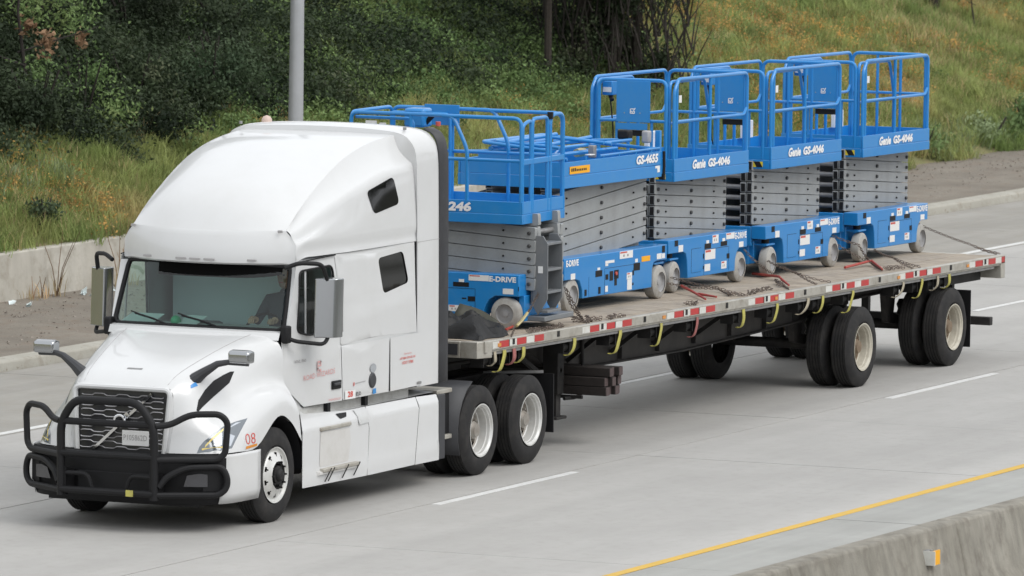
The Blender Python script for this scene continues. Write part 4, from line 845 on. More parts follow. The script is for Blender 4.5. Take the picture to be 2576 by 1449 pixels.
# ---- mirrors
for s in (-1, 1):
    g = G().prism(rpoly([(.70,1.29),(.74,1.27),(.93,1.285),(.96,1.32),(.965,1.50),(.92,1.53),(.80,1.50)], .035, 4), 'z', 1.93, 2.565); g.v = [(x+(.03 if z > 2.2 else 0), s*y, z) for x, y, z in g.v]
    mh = obj('door_mirror', g, M['mirrorcap'], TR, smooth=40, bevel=.03)
    obj('mirror_arm', G().tube(fillet([(.48,s*1.05,2.69),(.56,s*1.18,2.745),(.72,s*1.38,2.73),(.80,s*1.40,2.55)], .07), .024, 8), M['black'], mh)
    obj('mirror_arm', G().tube(fillet([(.46,s*1.06,1.95),(.52,s*1.16,1.90),(.74,s*1.40,1.86),(.82,s*1.41,1.95)], .07), .022, 8), M['black'], mh)
    obj('mirror_foot', G().box(.40,.52,*sorted((s*1.03, s*1.12)),1.88,2.07), M['black'], TR, bevel=.02)
    obj('mirror_glass', G().box(1.0,1.008,*sorted((s*1.32, s*1.49)),1.98,2.52), M['darkglass'], mh)
    arm = [(-.88,s*.66,1.58),(-.87,s*.78,1.67),(-.85,s*.93,1.765),(-.81,s*1.04,1.785),(-.77,s*1.26,1.775)]
    hmi = obj('hood_mirror', G().prism(rpoly([(-.86,1.78),(-.70,1.775),(-.69,1.90),(-.78,1.925),(-.86,1.90)], .03), 'y', *sorted((s*1.05, s*1.30))), M['mirrorcap'], TR, smooth=40, bevel=.025)
    obj('mirror_arm', G().tube([Vector(p) for p in arm], [.075,.052,.036,.03,.028], 10), M['plastic'], hmi)
# ---- side skirts
def ysk(x, z): return 1.21+.02*smooth01((z-.3)/.2)+.022*smooth01((.475+.0*x-z)/.03)-.05*smooth01((z-.93)/.12)
sk_o = [(.56,.31),(2.135,.292),(2.185,.80),(2.18,1.045),(1.75,1.045),(.70,1.10),(.60,1.14),(.565,.9)]
foot = rpoly([(.95,.44),(1.80,.44),(1.71,.90),(.97,.90)], .04)
for s in (-1, 1):
    f = lambda a, b: (a, s*ysk(a, b), b)
    obj('side_skirt', sheet(rpoly(sk_o, .015), (), f, .07), M['white'], TR, smooth=40)
    obj('side_skirt', sheet(rpoly([(2.145,.292),(3.335,.292),(3.44,.90),(3.44,1.035),(2.19,1.045),(2.195,.80)], .012), (), f, .07), M['white'], TR, smooth=40)
    obj('side_skirt', sheet(rpoly([(3.345,.29),(3.955,.285),(3.96,1.02),(3.45,1.035),(3.45,.90)], .012), (), f, .07), M['white'], TR, smooth=40)
    obj('skirt_rubber', G().box(3.962, 4.15, *sorted((s*1.17, s*1.215)), .282, 1.01), M['plastic'], TR, bevel=.01)
    obj('skirt_top', G().grid(np.array([[(x, s*1.16, 1.045 if x > 1 else 1.09), (x, s*.95, 1.06)] for x in (.7,1.75,3.95)])), M['white'], TR)
    obj('step_recess', G().grid(np.array([[(x, s*yy, z) for x in (.80,1.35,2.05)] for z, yy in ((.40,1.1),(.95,1.1))])), M['white'], TR)
    obj('step_panel', sheet(rpoly([(.97,.50),(1.67,.50),(1.73,.72),(1.70,.86),(.99,.88)], .03), (), lambda a, b: (a, s*(ysk(a, b)+.004), b), .07), M['stepdirty'], TR, smooth=40)  # flat patch, its darker tone paints the recess shade along with dirt
    obj('step_tread', G().box(.98,1.86,*sorted((s*1.15, s*1.285)),.44,.48), M['alu'], TR, bevel=.008); obj('step_ledge', G().hexa([(.86,s*1.2,.40),(1.90,s*1.2,.40),(1.90,s*1.2,.47),(.86,s*1.2,.47),(.92,s*1.27,.42),(1.88,s*1.27,.42),(1.88,s*1.27,.445),(.92,s*1.27,.445)]), M['stepdirty'], TR)
    obj('step_tread', G().box(.98,1.72,*sorted((s*1.15, s*1.25)),.885,.925), M['alu'], TR, bevel=.008)
    for x in (1.10,1.18,1.52,1.80): obj('step_bracket', G().tube([(x+.05,s*1.29,.475),(x-.05,s*1.26,.335)], .007, 5), M['blacksteel'], TR)
    obj('fuel_door', sheet(rpoly([(1.87,1.04),(2.17,1.03),(2.175,.88),(1.93,.87)], .012), (), lambda a, b: (a, s*(ysk(a, b)+.012), b), .06), M['white2'], TR)
    obj('grab_pocket', sheet(rpoly([(1.44,1.035),(1.70,1.03),(1.66,.985),(1.50,.975)], .02), (), lambda a, b: (a, s*(ysk(a, b)+.008), b), .05), M['black'], TR)
# ---- lettering and stickers on the near side
def side_text(name, body, x0, z0, wd, ht, m, bold=.0, shear=0, slope=0):
    g = text_geo(body, wd, ht, shear, bold); g.v = [(x0+a, -(yside(x0+a, z0+b)+.010), z0+b+slope*a) for a, b, _ in g.v]; return obj(name, g, M[m], TR, smooth=0)
side_text('company_name', 'ROAD WIZARDS', .79, 1.447, .635, .055, 'rtext', -.012, slope=.055)
side_text('model_badge', 'VNL 760', .61, 1.652, .225, .034, 'labeltxt', .02)
M['palelogo'] = mat('pale_logo', (.62,.36,.35), .5)
lg = G()
for a, b, c, d in ((0,0,.02,.09),(.02,.07,.09,.09),(.07,.03,.09,.09),(.02,.03,.07,.045),(.0,-.02,.03,.015),(.05,-.03,.09,.0)):
    lg.quad((1.06+a,-(yside(1.1,1.58)+.01),1.55+b),(1.06+c,-(yside(1.1,1.58)+.01),1.55+b),(1.06+c,-(yside(1.1,1.58)+.01),1.55+d),(1.06+a,-(yside(1.1,1.58)+.01),1.55+d))
obj('company_logo', lg, M['palelogo'], TR, smooth=0)
side_text('door_small_print', 'ROADWIZARDS.COM', 1.30, 1.185, .25, .022, 'rtext', 0)
side_text('owner_text', 'Operated by', 3.03, 1.540, .19, .026, 'rtext', 0); side_text('owner_text', 'LAFTRIMA SERVICES, INC', 2.93, 1.492, .39, .028, 'redtext', .01); side_text('owner_text', 'USDOT 737883', 2.985, 1.440, .28, .032, 'redtext', .01)
side_text('eld_text', 'ELD', 1.875, 1.192, .11, .042, 'darktext', .02)
def side_patch(name, pol, m, off=.009): return obj(name, sheet(pol, (), lambda a, b: (a, -(yside(a, b)+off), b), .06), M[m], TR, smooth=0)
side_patch('sticker', [(1.645,1.14+.03),(1.86,1.17),(1.86,1.262),(1.645,1.268)], 'label', .011); side_text('sticker_number', '28', 1.70, 1.19, .105, .065, 'redtext', .03).location.y = -.004
side_patch('sticker', [(2.262,1.177),(2.345,1.18),(2.34,1.238),(2.265,1.235)], 'blue'); side_patch('sticker', [(1.825,1.305),(1.842,1.305),(1.842,1.345),(1.825,1.345)], 'redtext'); side_patch('sticker', [(1.86,1.325),(2.09,1.335),(2.09,1.342),(1.86,1.333)], 'labeltxt')
side_patch('round_sticker', [(2.27+.075*cos(a), 1.465+.05*sin(a)) for a in np.linspace(0, 2*pi, 24)[:-1]], 'lampchrome')
# ---- cab interior
obj('cab_floor', G().box(.2,3.85,-1.0,1.0,1.20,1.26), M['interior'], TR)
obj('dashboard', G().grid(catmull(np.array([[(.40-.0*abs(y),y,1.99),(.62,y,2.035),(.80,y,2.0),(.90,y,1.85),(.92,y,1.4)] for y in np.linspace(-.98,.98,5)]), 1, 4)), M['interior'], TR, smooth=50)
obj('bulkhead', G().box(1.95,1.98,-1.08,1.08,1.2,2.75), M['curtain'], TR)
obj('headliner', G().box(.85,3.8,-1.05,1.05,2.74,2.77), M['interior'], TR)
obj('sun_visor', G().grid(np.array([[(.72-.24*(1-abs(u)**2.6)*.9, u*.93, 2.70), (.70-.24*(1-abs(u)**2.6)*.9, u*.93, 2.555+.05*abs(u)**6)] for u in np.linspace(-.98,.55,17)])), M['jet'], TR)
for s in (-1, 1):
    zt_ = 2.35 if s < 0 else 1.95
    obj('seat_cushion', G().box(1.15,1.65,s*.55-.25,s*.55+.25,1.55,1.70), M['seat'], TR, bevel=.05); obj('seat_back', G().hexa([(1.58,s*.55-.24,1.65),(1.70,s*.55-.24,1.65),(1.70,s*.55+.24,1.65),(1.58,s*.55+.24,1.65),(1.70,s*.55-.2,zt_),(1.80,s*.55-.2,zt_),(1.80,s*.55+.2,zt_),(1.70,s*.55+.2,zt_)]), M['seat'], TR, bevel=.05)
    if s < 0: obj('head_rest', G().box(1.74,1.82,s*.55-.13,s*.55+.13,2.36,2.56), M['seat'], TR, bevel=.03)
tt = [Vector((.98+.12*sin(a)*.5, -.55+.23*cos(a), 1.93+.20*sin(a))) for a in np.linspace(0, 2*pi, 25)[:-1]]; obj('steering_wheel', G().tube(tt, .016, 6, True), M['black'], TR)
obj('steering_column', G().cyl((.98,-.55,1.93),(.80,-.55,1.78),.03), M['black'], TR)
b_ = thing('green_ball', 'small bright green ball on the dashboard behind the windscreen', 'ball', (.48,.27,2.06)); obj('ball', G().lathe((0,0,0), [(.06*sin(a), max(.0001, .06*cos(a))) for a in np.linspace(-pi/2, pi/2, 10)], 20, 'z'), M['greenball'], b_, smooth=60)
for i, (y0, y1) in enumerate(((.0,.24),(.52,.92))): tag(obj('dashboard_paper', G().hexa([(.44,y0,2.03),(.44,y1,2.03),(.70,y1,2.10),(.70,y0,2.10),(.44,y0,2.036),(.44,y1,2.036),(.70,y1,2.106),(.70,y0,2.106)]), M['paper'], smooth=0), ['white sheet of paper on the dashboard beside the green ball', 'white sheet of paper on the far end of the dashboard'][i], 'paper', 'papers on the dashboard')  # tilted pale sheets imitate reflections seen in the windscreen
# ---- driver
def skin_body(name, V, E, m, parent, sub=1):
    me = bpy.data.meshes.new(name); me.from_pydata([v[:3] for v in V], E, []); o = bpy.data.objects.new(name, me); COL.objects.link(o); me.materials.append(m); o.parent = parent
    md = o.modifiers.new('skin', 'SKIN'); 
    for i, v in enumerate(V):
        sv = me.skin_vertices[0].data[i]; sv.radius = (v[3], v[4] if len(v) > 4 else v[3])
    me.skin_vertices[0].data[0].use_root = True; md.use_smooth_shade = True
    s = o.modifiers.new('sub', 'SUBSURF'); s.levels = sub; s.render_levels = 2; return o
pe = thing('person', 'driver in a dark shirt seated at the wheel behind the windscreen', 'person', (1.42,-.55,1.68))
V = [(0,0,.10,.17,.14),(.05,0,.30,.16,.12),(.08,0,.52,.19,.12),(.08,0,.64,.07),(.06,0,.70,.055),(.07,-.2,.56,.07),(-.08,-.27,.32,.05),(-.30,-.15,.36,.042),(-.42,-.12,.38,.035),(.07,.2,.56,.07),(-.06,.28,.33,.05),(-.28,.16,.36,.042),(-.42,.12,.38,.035),(-.22,-.13,.08,.09),(-.50,-.14,.06,.07),(-.56,-.14,-.36,.05),(-.22,.13,.08,.09),(-.50,.14,.06,.07),(-.56,.14,-.36,.05)]
body = skin_body('body', V, [(0,1),(1,2),(2,3),(3,4),(2,5),(5,6),(6,7),(7,8),(2,9),(9,10),(10,11),(11,12),(0,13),(13,14),(14,15),(0,16),(16,17),(17,18)], M['shirt'], pe)
head = G().lathe((.05,0,.83), [(-.14,.0001),(-.135,.04),(-.11,.062),(-.06,.078),(0,.088),(.06,.086),(.10,.066),(.128,.03),(.132,.0001)], 20, 'z'); head.v = [(x*1.0+(x-.05)*.18, y*.92, z) for x, y, z in head.v]; hd = obj('head', head, M['skin'], body, smooth=60)
obj('nose', G().tube([(-.045,0,.86),(-.075,0,.81),(-.05,0,.80)], [.012,.018,.012], 8), M['skin'], body); obj('mouth', G().tube([(-.05,-.025,.765),(-.056,0,.763),(-.05,.025,.765)], .006, 6), M['labelred'], body)
for s in (-1, 1): obj('eye', G().lathe((-.045,s*.032,.845), [(-.012,.0001),(-.006,.011),(.006,.011)], 10, 'x'), M['black'], body); obj('ear', G().lathe((.06,s*.086,.83), [(-.01,.0001),(0,.028),(.01,.0001)], 10, 'y'), M['skin'], body)
hr = G().lathe((.065,0,.85), [(.0,.098),(.05,.098),(.09,.078),(.118,.04),(.122,.0001)], 18, 'z'); obj('hair', hr, M['hair'], body, smooth=60)
for s in (-1, 1):
    h = G(); bx_, by_, bz_ = -.42, s*.12, .38; h.tube([(bx_+.03,by_,bz_),(bx_-.05,by_+s*.02,bz_+.01)], [.034,.038], 10)
    for k, (dy, l) in enumerate(((-.03,.055),(-.01,.065),(.01,.062),(.03,.05))): h.tube(fillet([(bx_-.05,by_+dy,bz_+.02),(bx_-.05-l,by_+dy,bz_+.015),(bx_-.05-l,by_+dy,bz_-.03)], .02, 3), .009, 6)
    h.tube([(bx_-.02,by_-s*.035,bz_),(bx_-.06,by_-s*.055,bz_-.01),(bx_-.09,by_-s*.045,bz_-.02)], [.012,.010,.008], 6); obj('hand', h, M['skin'], body, smooth=60)
# ================================================================== FLATBED TRAILER
TH = math.atan(.01225)
TX, TZ = 4.972, 1.518
def deckz(x): return TZ-(x-TX)*.01225
TL = thing('flatbed_trailer', 'spread axle flatbed semi-trailer with aluminium edge rails and red white tape', 'trailer', (TX,0,TZ), (0,TH,0))
LEN = 16.17
# floor boards run lengthwise
M['plank'] = mat('deck_plank', (.36,.305,.24), .85, var=.22, scale=3, dirt=(.20,.17,.14), dscale=2.5, damt=.55, bump=.2, bscale=40)
pm = {}
ny = 17; yw = 2.42/ny; cuts = [(.12, 5.5), (5.5, 10.9), (10.9, LEN-.12)]
for k in range(ny):
    for ci, (a, b) in enumerate(cuts):
        y = -1.21+yw*k; off = ((k*7) % 5)*.35 if ci else 0; a2 = a+(off if ci else 0); b2 = b+(((k*7) % 5)*.35 if ci < 2 else 0)
        obj('plank', G().box(a2+.003, b2-.003, y+.003, y+yw-.003, -.04, rng.uniform(-.003, .001)), M['plank'], TL, smooth=0)
for s in (-1, 1):
    ya, yb = sorted((s*1.212, s*1.27)); obj('side_rail', G().box(.1, LEN, ya, yb, -.13, .004), M['alu'], TL, bevel=.006)
    ya, yb = sorted((s*1.272, s*1.290)); obj('rub_rail', G().box(.24, LEN, ya, yb, -.105, .002), M['alu'], TL, bevel=.006)
    ya, yb = sorted((s*1.16, s*1.255)); obj('lower_flange', G().box(.24, LEN-.3, ya, yb, -.165, -.132), M['steel'], TL, bevel=.005)
    n = 0; x = .8
    while x < LEN-.3:
        ya, yb = sorted((s*1.271, s*1.297)); obj('stake_pocket', G().box(x-.03, x+.03, ya, yb, -.075, -.01), M['blacksteel'], TL) if n % 2 == 0 else None; x += .61; n += 1
    # front corner
    obj('front_corner', G().hexa([(0,s*1.215,-.19),(.24,s*1.29,-.19),(.24,s*1.18,-.19),(.0,s*1.0,-.19),(0,s*1.215,.0),(.24,s*1.29,.0),(.24,s*1.18,.0),(.0,s*1.0,.0)]), M['alu'], TL, bevel=.008)
    zb = lambda xw, z: z-deckz(xw)
    web = [(5.15,1.38),(20.9,1.22),(20.9,1.0),(19.5,.97),(16.4,.97),(15.9,.83),(14.0,.80),(12.2,.775),(9.0,.825),(8.55,.86),(8.1,.98),(7.75,1.13),(5.2,1.2)]
    obj('main_beam', G().prism([(x-TX, zb(x, z)) for x, z in web], 'y', s*.5-.012, s*.5+.012), M['beam'], TL)
    fl = [(5.2,1.2),(7.75,1.13),(8.1,.98),(8.55,.86),(9.0,.825),(12.2,.775),(14.0,.80),(15.9,.83),(16.4,.97),(20.9,1.0)]
    g = G(); P = [[(x-TX, s*.5-.075, zb(x, z)), (x-TX, s*.5+.075, zb(x, z))] for x, z in fl]; obj('beam_flange', g.grid(np.array(P)), M['frame'], TL, solid=.02)
    for x in (9.3,10.4,11.5,12.6,13.7,14.8): obj('web_stiffener', G().box(x-TX-.01, x-TX+.01, *sorted((s*.515, s*.57)), zb(x, .83), -.2), M['frame'], TL)
    for x in (8.9,10.15,11.4,12.65): obj('side_strut', G().beam((x-TX, s*.53, zb(x, .93)), (x-TX, s*.98, -.18), .05, .05), M['blacksteel'], TL)
x = .35
while x < LEN-.2: obj('cross_member', G().box(x-.04, x+.04, -1.2, 1.2, -.165, -.045), M['frame'], TL); x += .62
obj('front_rail', G().box(.0, .05, -1.0, 1.0, -.19, .0), M['alu'], TL, bevel=.008)
for y in (-.75, -.1, .55): obj('front_panel', G().box(-.006, .0, y-.22, y+.22, -.155, -.03), M['plastic'], TL)
obj('kingpin_plate', G().box(.3, 2.6, -.55, .55, -.36, -.18), M['blacksteel'], TL)
obj('rear_bolster', G().box(LEN-.14, LEN, -1.29, 1.29, -.30, -.002), M['alu'], TL, bevel=.01)
obj('rear_sill', G().box(LEN-1.6, LEN-.145, -1.0, 1.0, -.33, -.17), M['frame'], TL)
obj('rear_bumper', G().box(LEN-.28, LEN-.18, -1.20, 1.20, .40-deckz(21), .51-deckz(21)), M['frame'], TL, bevel=.01)
for s in (-1, 1):
    obj('bumper_post', G().box(LEN-.27, LEN-.19, s*.6-.05, s*.6+.05, .45-deckz(21), -.2), M['frame'], TL)
    for ax, nm in ((16.273, 0), (19.373, 1)):
        wheel_unit(TL, ax-TX, s, 'dual', 1.285, z=.51-deckz(ax), rim='rimw', disc='rustdisc')
        obj('mudflap', G().box(ax-TX+.62, ax-TX+.635, *sorted((s*.62, s*1.26)), .20-deckz(ax), .95-deckz(ax)), M['black'], TL) if nm else None
        obj('hanger', G().prism([(ax-TX-.55,-.3),(ax-TX-.15,-.3),(ax-TX-.25,.58-deckz(ax)),(ax-TX-.45,.58-deckz(ax))], 'y', s*.48-.04, s*.48+.04), M['frame'], TL)
        obj('trailing_arm', G().beam((ax-TX-.4, s*.48, .62-deckz(ax)), (ax-TX+.35, s*.48, .52-deckz(ax)), .09, .12), M['frame'], TL)
        obj('air_spring', G().lathe((ax-TX+.3, s*.48, .58-deckz(ax)), [(0,.09),(.05,.13),(.11,.11),(.17,.13),(.24,.10)], 20, 'z'), M['black'], TL)
        if s < 0: obj('axle', G().cyl((ax-TX,-1.0,.51-deckz(ax)), (ax-TX,1.0,.51-deckz(ax)), .065), M['frame'], TL); obj('cross_brace', G().box(ax-TX-.6, ax-TX+.6, -.5, .5, .98-deckz(ax), 1.02-deckz(ax)), M['frame'], TL)
    # landing gear
    lx = 8.15-TX; zg = deckz(8.15)
    obj('landing_leg', G().box(lx-.085, lx+.085, *sorted((s*.60, s*.80)), .62-zg, -.17), M['blacksteel'], TL, bevel=.01)
    obj('landing_inner_leg', G().box(lx-.06, lx+.06, *sorted((s*.63, s*.77)), .36-zg, .62-zg), M['frame'], TL)
    obj('landing_foot', G().box(lx-.14, lx+.14, *sorted((s*.58, s*.82)), .325-zg, .36-zg), M['frame'], TL, bevel=.01)
    obj('landing_brace', G().beam((lx, s*.70, .72-zg), (lx-1.0, s*.52, -.2), .05, .05), M['blacksteel'], TL)
obj('crank_handle', G().tube(fillet([(8.60-TX,-.86,1.22-deckz(8.6)),(8.62-TX,-.88,.62-deckz(8.6)),(8.42-TX,-.88,.56-deckz(8.6)),(8.2-TX,-.82,.56-deckz(8.6))], .07), .022, 7), M['blacksteel'], TL)
obj('cross_shaft', G().cyl((lx,-.8,.9-zg), (lx,.8,.9-zg), .025), M['blacksteel'], TL)
obj('timber_rack', G().box(8.30-TX, 8.34-TX, -1.0, 1.0, .56-deckz(8.3), .60-deckz(8.3)), M['blacksteel'], TL); obj('timber_rack', G().box(8.95-TX, 8.99-TX, -1.0, 1.0, .56-deckz(8.9), .60-deckz(8.9)), M['blacksteel'], TL)
for xx in (8.32, 8.97):
    for s in (-1, 1): obj('rack_hanger', G().box(xx-TX-.02, xx-TX+.02, s*.5-.02, s*.5+.02, .58-deckz(xx), .95-deckz(xx)), M['blacksteel'], TL)
# reflective tape on the near and far edge
reds = [(5.396,5.668),(5.866,6.116),(6.341,6.593),(7.873,8.134),(8.342,8.593),(8.79,9.056),(10.296,10.579),(10.772,11.043),(11.239,11.512),(12.743,13.025),(13.212,13.465),(13.687,13.958),(15.19,15.46),(15.656,15.921),(16.137,16.388),(17.624,17.9),(18.106,18.367),(18.558,18.839),(20.062,20.333),(20.531,20.786),(21.004,21.114)]
for s in (-1, 1):
    ya, yb = sorted((s*1.2905, s*1.2930)); prev = 0
    for a, b in reds:
        obj('red_tape', G().box(a-TX, b-TX, ya, yb, -.088, -.014), M['red'], TL, smooth=0)
        obj('white_tape', G().box(max(a-.215, 5.22)-TX, a-.006-TX, ya, yb, -.088, -.014), M['wtape'], TL, smooth=0)
# winches and hanging strap tails
straps = [(5.336,'beige'),(5.586,'yellow'),(5.851,'redstrap'),(6.104,'yellow'),(7.5,'yellow'),(8.791,'yellow'),(9.976,'yellow'),(11.04,'redstrap'),(12.445,'yellow'),(13.498,'yellow'),(14.478,'beige'),(14.95,'yellow'),(15.935,'yellow'),(17.625,'beige'),(18.265,'yellow'),(18.81,'beige'),(19.212,'yellow')]
for i, (x, c) in enumerate(straps):
    r2 = np.random.default_rng(900+i); L_ = x-TX; wn = obj('winch', G().cyl((L_-.09,-1.10,-.24), (L_+.07,-1.10,-.24), .055, seg=14), M['blacksteel'], TL)
    obj('winch_bracket', G().box(L_-.10, L_-.085, -1.17, -1.0, -.31, -.17), M['blacksteel'], wn); obj('winch_bracket', G().box(L_+.07, L_+.085, -1.17, -1.0, -.31, -.17), M['blacksteel'], wn)
    bl = r2.uniform(-.03, .08); w_ = r2.uniform(.032, .045); sk = r2.uniform(-.10, .06); P = []
    for yy, zz, dx in ((-1.262,-.11,0),(-1.268,-.17,.0),(-1.262,-.24,sk*.4),(-1.235,-.295-bl,sk*.8),(-1.19,-.33-bl,sk),(-1.15,-.325-bl,sk*1.2)): P.append([(L_-w_+dx, yy, zz), (L_+w_+dx, yy, zz)])
    obj('strap', G().grid(catmull(np.array(P), 0, 3)), M[c], wn, solid=.006)
for x in (5.0,9.6,13.0,17.0,19.4): obj('side_lamp', G().box(x+.35-TX, x+.43-TX, -1.30, -1.291, -.075, -.035), M['amber'], TL)
# timber bundle under the bed
tb = thing('timber_bundle', 'bundle of dark square timbers in the rack under the trailer behind the landing legs', 'timber', (8.64,0,.60))
for k, (dx, dz, l) in enumerate(((-.28,0,0),(-.17,0,.03),(-.06,0,-.02),(.05,0,.02),(-.28,.11,.02),(-.17,.11,-.03),(-.06,.11,.03),(.05,.11,0),(-.22,.22,-.02),(-.11,.22,.02),(.0,.22,-.04))):
    b = obj('timber', G().box(dx, dx+.104, -1.28+l, 1.15, dz, dz+.104), M['wood'], tb, bevel=.006); obj('timber_end', G().box(dx+.004, dx+.10, -1.283+l, -1.28+l, dz+.004, dz+.10), M['woodend'], b)
# folded tarps at the front of the deck
def tarp(name, label, cx, cy, lx_, ly_, h, m, seed):
    n = 26; r2 = np.random.default_rng(seed); ph = r2.uniform(0, 6, 8); P = np.zeros((n, n, 3))
    for i, u in enumerate(np.linspace(-1, 1, n)):
        for j, v in enumerate(np.linspace(-1, 1, n)):
            e = max(0, 1-max(abs(u), abs(v))**4); q = h*e*(.62+.16*sin(5*u+ph[0]+2*sin(3*v+ph[1]))+.14*sin(7*v+ph[2]+2*sin(4*u+ph[3]))+.10*sin(13*u+9*v+ph[4])); P[i, j] = (u*lx_*(1+.08*sin(6*v+ph[5])), v*ly_*(1+.07*sin(5*u+ph[6])), max(.003, q))
    t = thing(name, label, 'tarp', (cx, cy, deckz(cx)+.002), (0, TH, 0)); obj('folds', G().grid(P), M[m], t, smooth=25); return t
tarp('folded_tarp', 'crumpled black tarp heaped on the front corner of the flatbed', 5.62, -.72, .42, .42, .30, 'tarp', 31)
tarp('folded_tarp', 'black tarp heap on the flatbed nose, mostly behind the cab', 5.55, .25, .4, .5, .34, 'tarp', 32)
fl_ = thing('tarp_flap', 'stiff olive grey tarp flap leaning up beside the black tarp', 'tarp', (5.95,-.72,deckz(5.95)), (0,TH,0))
obj('flap', G().grid(catmull(np.array([[(-.05,.30,.0),(-.02,.28,.18),(.05,.22,.34)],[(.05,.02,.0),(.08,.02,.16),(.14,.0,.27)],[(.0,-.28,.0),(.03,-.26,.10),(.06,-.25,.17)]]), 0, 4)), M['olive'], fl_, solid=.01)
# ================================================================== SCISSOR LIFTS
_sc = {}
M['pingrey'] = mat('pin_steel', (.07,.07,.07), .5, metal=.4)
def lift_wheel(parent, x, y, z, R, wd, side):
    """side -1: outer face towards -y"""
    key = ('w', R, wd, side)
    if key not in _sc:
        pr = [(-.012,.60*R),(0,.80*R),(.004,.90*R),(.016,R-.004),(.03,R),(wd-.03,R),(wd-.01,R-.01),(wd,.8*R)]
        t = G().lathe((0,0,0), pr, 36); d = G().lathe((0,0,0), [(-.004,.61*R),(.0,.62*R),(.03,.58*R),(.035,.45*R),(.028,.2*R),(.02,.19*R),(.018,.0001)], 30)
        for g in (t, d): g.v = [(a, b*(-side), c) for a, b, c in g.v]
        mt, md_ = t.mesh('wheel'), d.mesh('hub'); finish(mt, M['tyregrey'], 35); finish(md_, M['hubgrey'], 35); _sc[key] = (mt, md_)
    mt, md_ = _sc[key]; w_ = obj('wheel', mt, None, parent); w_.location = (x, y, z); h = obj('hub', md_, None, w_); return w_
def mbox(key, size, m, bevel=.004):
    if key not in _sc:
        a, b, c = size; me = G().box(-a/2, a/2, -b/2, b/2, -c/2, c/2).mesh(key); finish(me, M[m], 32); _sc[key] = me
    return _sc[key]
def tri_arm(key, L, h, t, m):
    if key not in _sc:
        g = G().prism(rpoly([(-L/2,-h/2),(L/2,-h/2),(L/2,h/2),(-L/2,h/2)], .02, 3), 'y', -t/2, t/2); me = g.mesh('scissor_arm'); finish(me, M[m], 32); _sc[key] = me
    return _sc[key]
def pin_mesh(key, r, l, m):
    if key not in _sc:
        g = G().lathe((0,0,0), [(-l/2,.0001),(-l/2,r*.8),(-l/2+.006,r),(l/2,r),(l/2,.0001)], 12); me = g.mesh('pin'); finish(me, M[m], 32); _sc[key] = me
    return _sc[key]
def scissors(T, x0, x1, yn, yf, zb, zt, n, ah, slope, at=.075):
    """two packs of crossed arms; near pack starts at yn, far pack ends at yf; outer arms tilt by slope, inner arms the other way"""
    L = x1-x0; xm = (x0+x1)/2; pitch = (zt-zb)/(n-1) if n > 1 else 0; ang = math.atan(slope)
    am = tri_arm(('arm', round(L, 2), ah), L, ah, at, 'armgrey'); pm_ = pin_mesh('pin', .022, .026, 'pingrey'); pm2 = pin_mesh('pin2', .012, .02, 'blacksteel')
    ek = ('ae', ah, at)
    if ek not in _sc:
        me = G().box(-.002, 0, -at*.36, at*.36, -ah*.40, ah*.40).mesh('arm_end'); finish(me, M['black'], 0); _sc[ek] = me  # black plate paints the dark inside of the hollow arm tube
    ck = ('ct', round(yf-yn, 2))
    if ck not in _sc:
        g = G().cyl((0,-(yf-yn)/2+.1,0), (0,(yf-yn)/2-.1,0), .032, seg=12); me = g.mesh('cross_tube'); finish(me, M['steel'], 32); _sc[ck] = me
    for i in range(n):
        z = zb+pitch*i
        for yo, yi in ((yn+at/2, yn+at*1.5+.012), (yf-at/2, yf-at*1.5-.012)):
            a = obj('scissor_arm', am, None, T); a.location = (xm, yo, z); a.rotation_euler = (0, -ang, 0)
            b = obj('scissor_arm', am, None, T); b.location = (xm, yi, z+.006); b.rotation_euler = (0, ang, 0)
            for q in (a, b): e = obj('arm_end', _sc[ek], None, q); e.location = (-L/2-.0005, 0, 0)
            if yo < (yn+yf)/2:
                for px_ in (-L/2+.09, 0, L/2-.07): p = obj('pin', pm_, None, a); p.location = (px_, -at/2-.012, 0)
                for px_ in (-L/2+.33, L/2-.40): p = obj('bolt', pm2, None, a); p.location = (px_, -at/2-.008, 0)
        for xx in (x0+.08, x1-.08): c = obj('cross_tube', _sc[ck], None, T); c.location = (xx, (yn+yf)/2, z+slope*(xx-xm))
def tube_part(name, T, pts, r=.023, rad=.0, m='blue', closed=False):
    return obj(name, G().tube(fillet(pts, rad, 4) if rad else pts, r, 9, closed), M[m], T)
def decal(T, name, x0, z0, x1, z1, y, m, red=False, prt=False, off=.003):
    o = obj(name, G().box(x0, x1, y-off, y-.0005, z0, z1), M[m], T, smooth=0)
    if red: obj('label_header', G().box(x0+.012, x0+(x1-x0)*.55, y-off-.0015, y-off-.0003, z1-(z1-z0)*.26, z1-.006), M['labelred'], o, smooth=0)
    if prt:
        g = G()
        for k in range(2): xx = x0+(x1-x0)*(.25+.3*k); g.box(xx, xx+(x1-x0)*.12, y-off-.0015, y-off-.0003, z0+(z1-z0)*.25, z0+(z1-z0)*.55)
        obj('label_print', g, M['labeltxt'], o, smooth=0)
    return o
def hazard(T, x, y0, y1, z0, z1):
    o = obj('hazard_stripe', G().box(x-.004, x-.001, y0, y1, z0, z1), M['hazy'], T, smooth=0); n = 3; wd = (y1-y0)/n; g = G()
    for k in range(n): a = y0+wd*k; g.hexa([(x-.0065,a,z0),(x-.0045,a,z0),(x-.0045,a+wd*.5,z0),(x-.0065,a+wd*.5,z0),(x-.0065,a+wd*.25,z1),(x-.0045,a+wd*.25,z1),(x-.0045,a+wd*.75,z1),(x-.0065,a+wd*.75,z1)])
    obj('stripe_black', g, M['black'], o, smooth=0)

